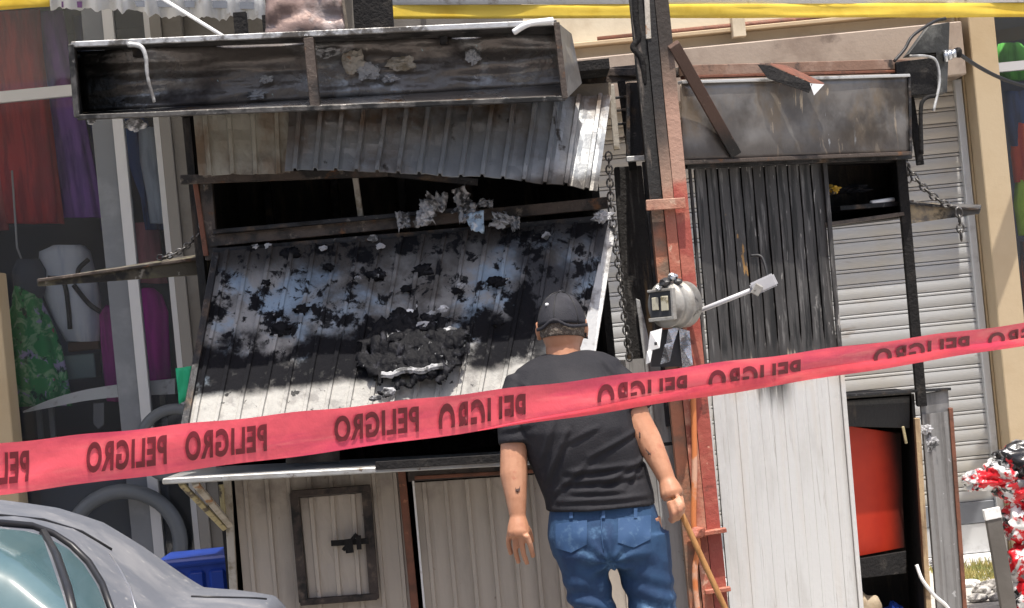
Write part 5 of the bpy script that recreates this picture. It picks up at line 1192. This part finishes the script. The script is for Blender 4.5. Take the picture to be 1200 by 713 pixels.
# grey rings added in place of reflections in the shop glass
def reflection(px, py, r, Y, th, label):
    c = W(px, py, Y); bm = bmesh.new(); n = 40; rr = []
    for k in range(n):
        a_ = 2*math.pi*k/n; d = V((math.cos(a_), .18*math.cos(a_), math.sin(a_)))
        rr.append([bm.verts.new(c + d*(r+th*math.cos(q*math.pi/4)) + V((0, th*1.3*math.sin(q*math.pi/4), 0))) for q in range(8)])
    for k in range(n):
        for q in range(8): bm.faces.new((rr[k][q], rr[(k+1) % n][q], rr[(k+1) % n][(q+1) % 8], rr[k][(q+1) % 8]))
    return tag(obj('reflection', bm, mat('grey_reflection', (.1, .11, .125), .5), None, True), label, 'reflection')
reflection(146, 640, .3, 13.15, .042, 'large grey tyre-like hoop built as a ring, added low before the left show window')
reflection(206, 520, .19, 13.12, .03, 'pale grey hoop built as a ring, added by the pillar behind the scorched flap')
BCt = thing('blue_crate', 'dark blue plastic drum crate on the pavement under the counter bracket', 'crate', tuple(V((W(228, 680, 10).x, 10.1, PZ))))
bl, br = W(184, 662, 10).x, W(274, 656, 10).x; zt_ = W(228, 655, 10).z
bm = bmesh.new(); add_box(bm, (bl, 10, PZ), (br, 10.4, zt_)); bev(bm, .03, 3); obj('shell', bm, M['blue_plastic'], BCt, False)
for k in range(3):
    x0_ = bl+.03+k*(br-bl-.06)/3
    for j in range(3):
        zt2 = zt_-.05-j*.2
        if zt2 > PZ+.2: box('panel', (x0_+.008, 9.985, zt2-.17), (x0_+(br-bl-.06)/3-.008, 10.02, zt2), M['blue_plastic'], BCt, .012)
box('rim', (bl-.01, 9.98, zt_-.03), (br+.01, 10.42, zt_+.004), M['blue_plastic'], BCt, .01)

# right show window
for nm, lab, rows, c, c2, sd__ in (
    ('green_shirt', 'green shirt high in the right show window', [(52, 1170, 1196), (64, 1166, 1210), (86, 1166, 1214), (94, 1176, 1206)], (.08, .32, .05), (.04, .18, .03), 1),
    ('blue_shirt', 'dark blue shirt in the right show window', [(108, 1178, 1216), (140, 1178, 1222), (172, 1184, 1222)], (.03, .06, .16), (.02, .03, .07), 2),
    ('red_shirt', 'red-orange shirt hanging above the lime skirt', [(146, 1186, 1206), (180, 1184, 1214), (214, 1188, 1218)], (.55, .06, .02), (.4, .03, .02), 3),
    ('lime_skirt', 'lime green skirt in the right show window', [(212, 1190, 1222), (240, 1188, 1230), (276, 1194, 1236)], (.32, .5, .03), (.2, .36, .02), 4),
    ('dark_dress', 'dark patterned dress under the lime skirt', [(284, 1196, 1230), (320, 1196, 1240), (380, 1202, 1250)], (.06, .05, .05), (.35, .08, .03), 5)):
    garment(nm, lab, 'garment', rows, cloth(nm, c, c2, 5), .08, 5, .2, 13.62, sd__)

# ---------------------------------------------------------------- wrapped display stand at the far right
YS = 11.2
BK = mat('printed_wrap', (.75, .74, .73), .22, 0, [dict(col=(.02, .02, .022), scale=3.6, lo=.46, hi=.50, dist=1.6), dict(col=(.62, .02, .03), scale=3.2, lo=.50, hi=.54, off=9, dist=1.4), dict(col=(.8, .8, .8), scale=7, lo=.58, hi=.62, off=17), dict(col=(.25, .25, .26), scale=8, lo=.58, hi=.63, off=27)], .15, 12)
T = thing('display_stand', 'display stand hung with bunched red, white and black plastic wraps', 'stand', tuple(V((W(1190, 700, YS).x, YS, PZ))))
WR = [(1204, 540, .16, .12, .09), (1178, 552, .11, .1, .075), (1150, 563, .085, .08, .05), (1196, 570, .12, .1, .08), (1192, 612, .075, .08, .09), (1200, 660, .085, .08, .09), (1206, 700, .085, .08, .09), (1206, 760, .09, .08, .12), (1140, 560, .05, .05, .03)]
for k, (px, py, sx, sy, sz) in enumerate(WR):
    crumple('wrap', W(px, py, YS), sx, sy, sz, BK, T, k*7+3, 4, .34, 2.4, False)
c = W(1196, 560, YS+.05); bar('pole', V((c.x, c.y, PZ)), c, .04, .04, M['alu'], T)
bar('leg', W(1163, 604, YS-.05), V((W(1178, 700, YS).x, YS-.05, PZ)), .07, .05, M['beige_col'], T)
bar('crossbar', W(1153, 604, YS-.06), W(1172, 600, YS-.06), .05, .04, M['white_plastic'], T)
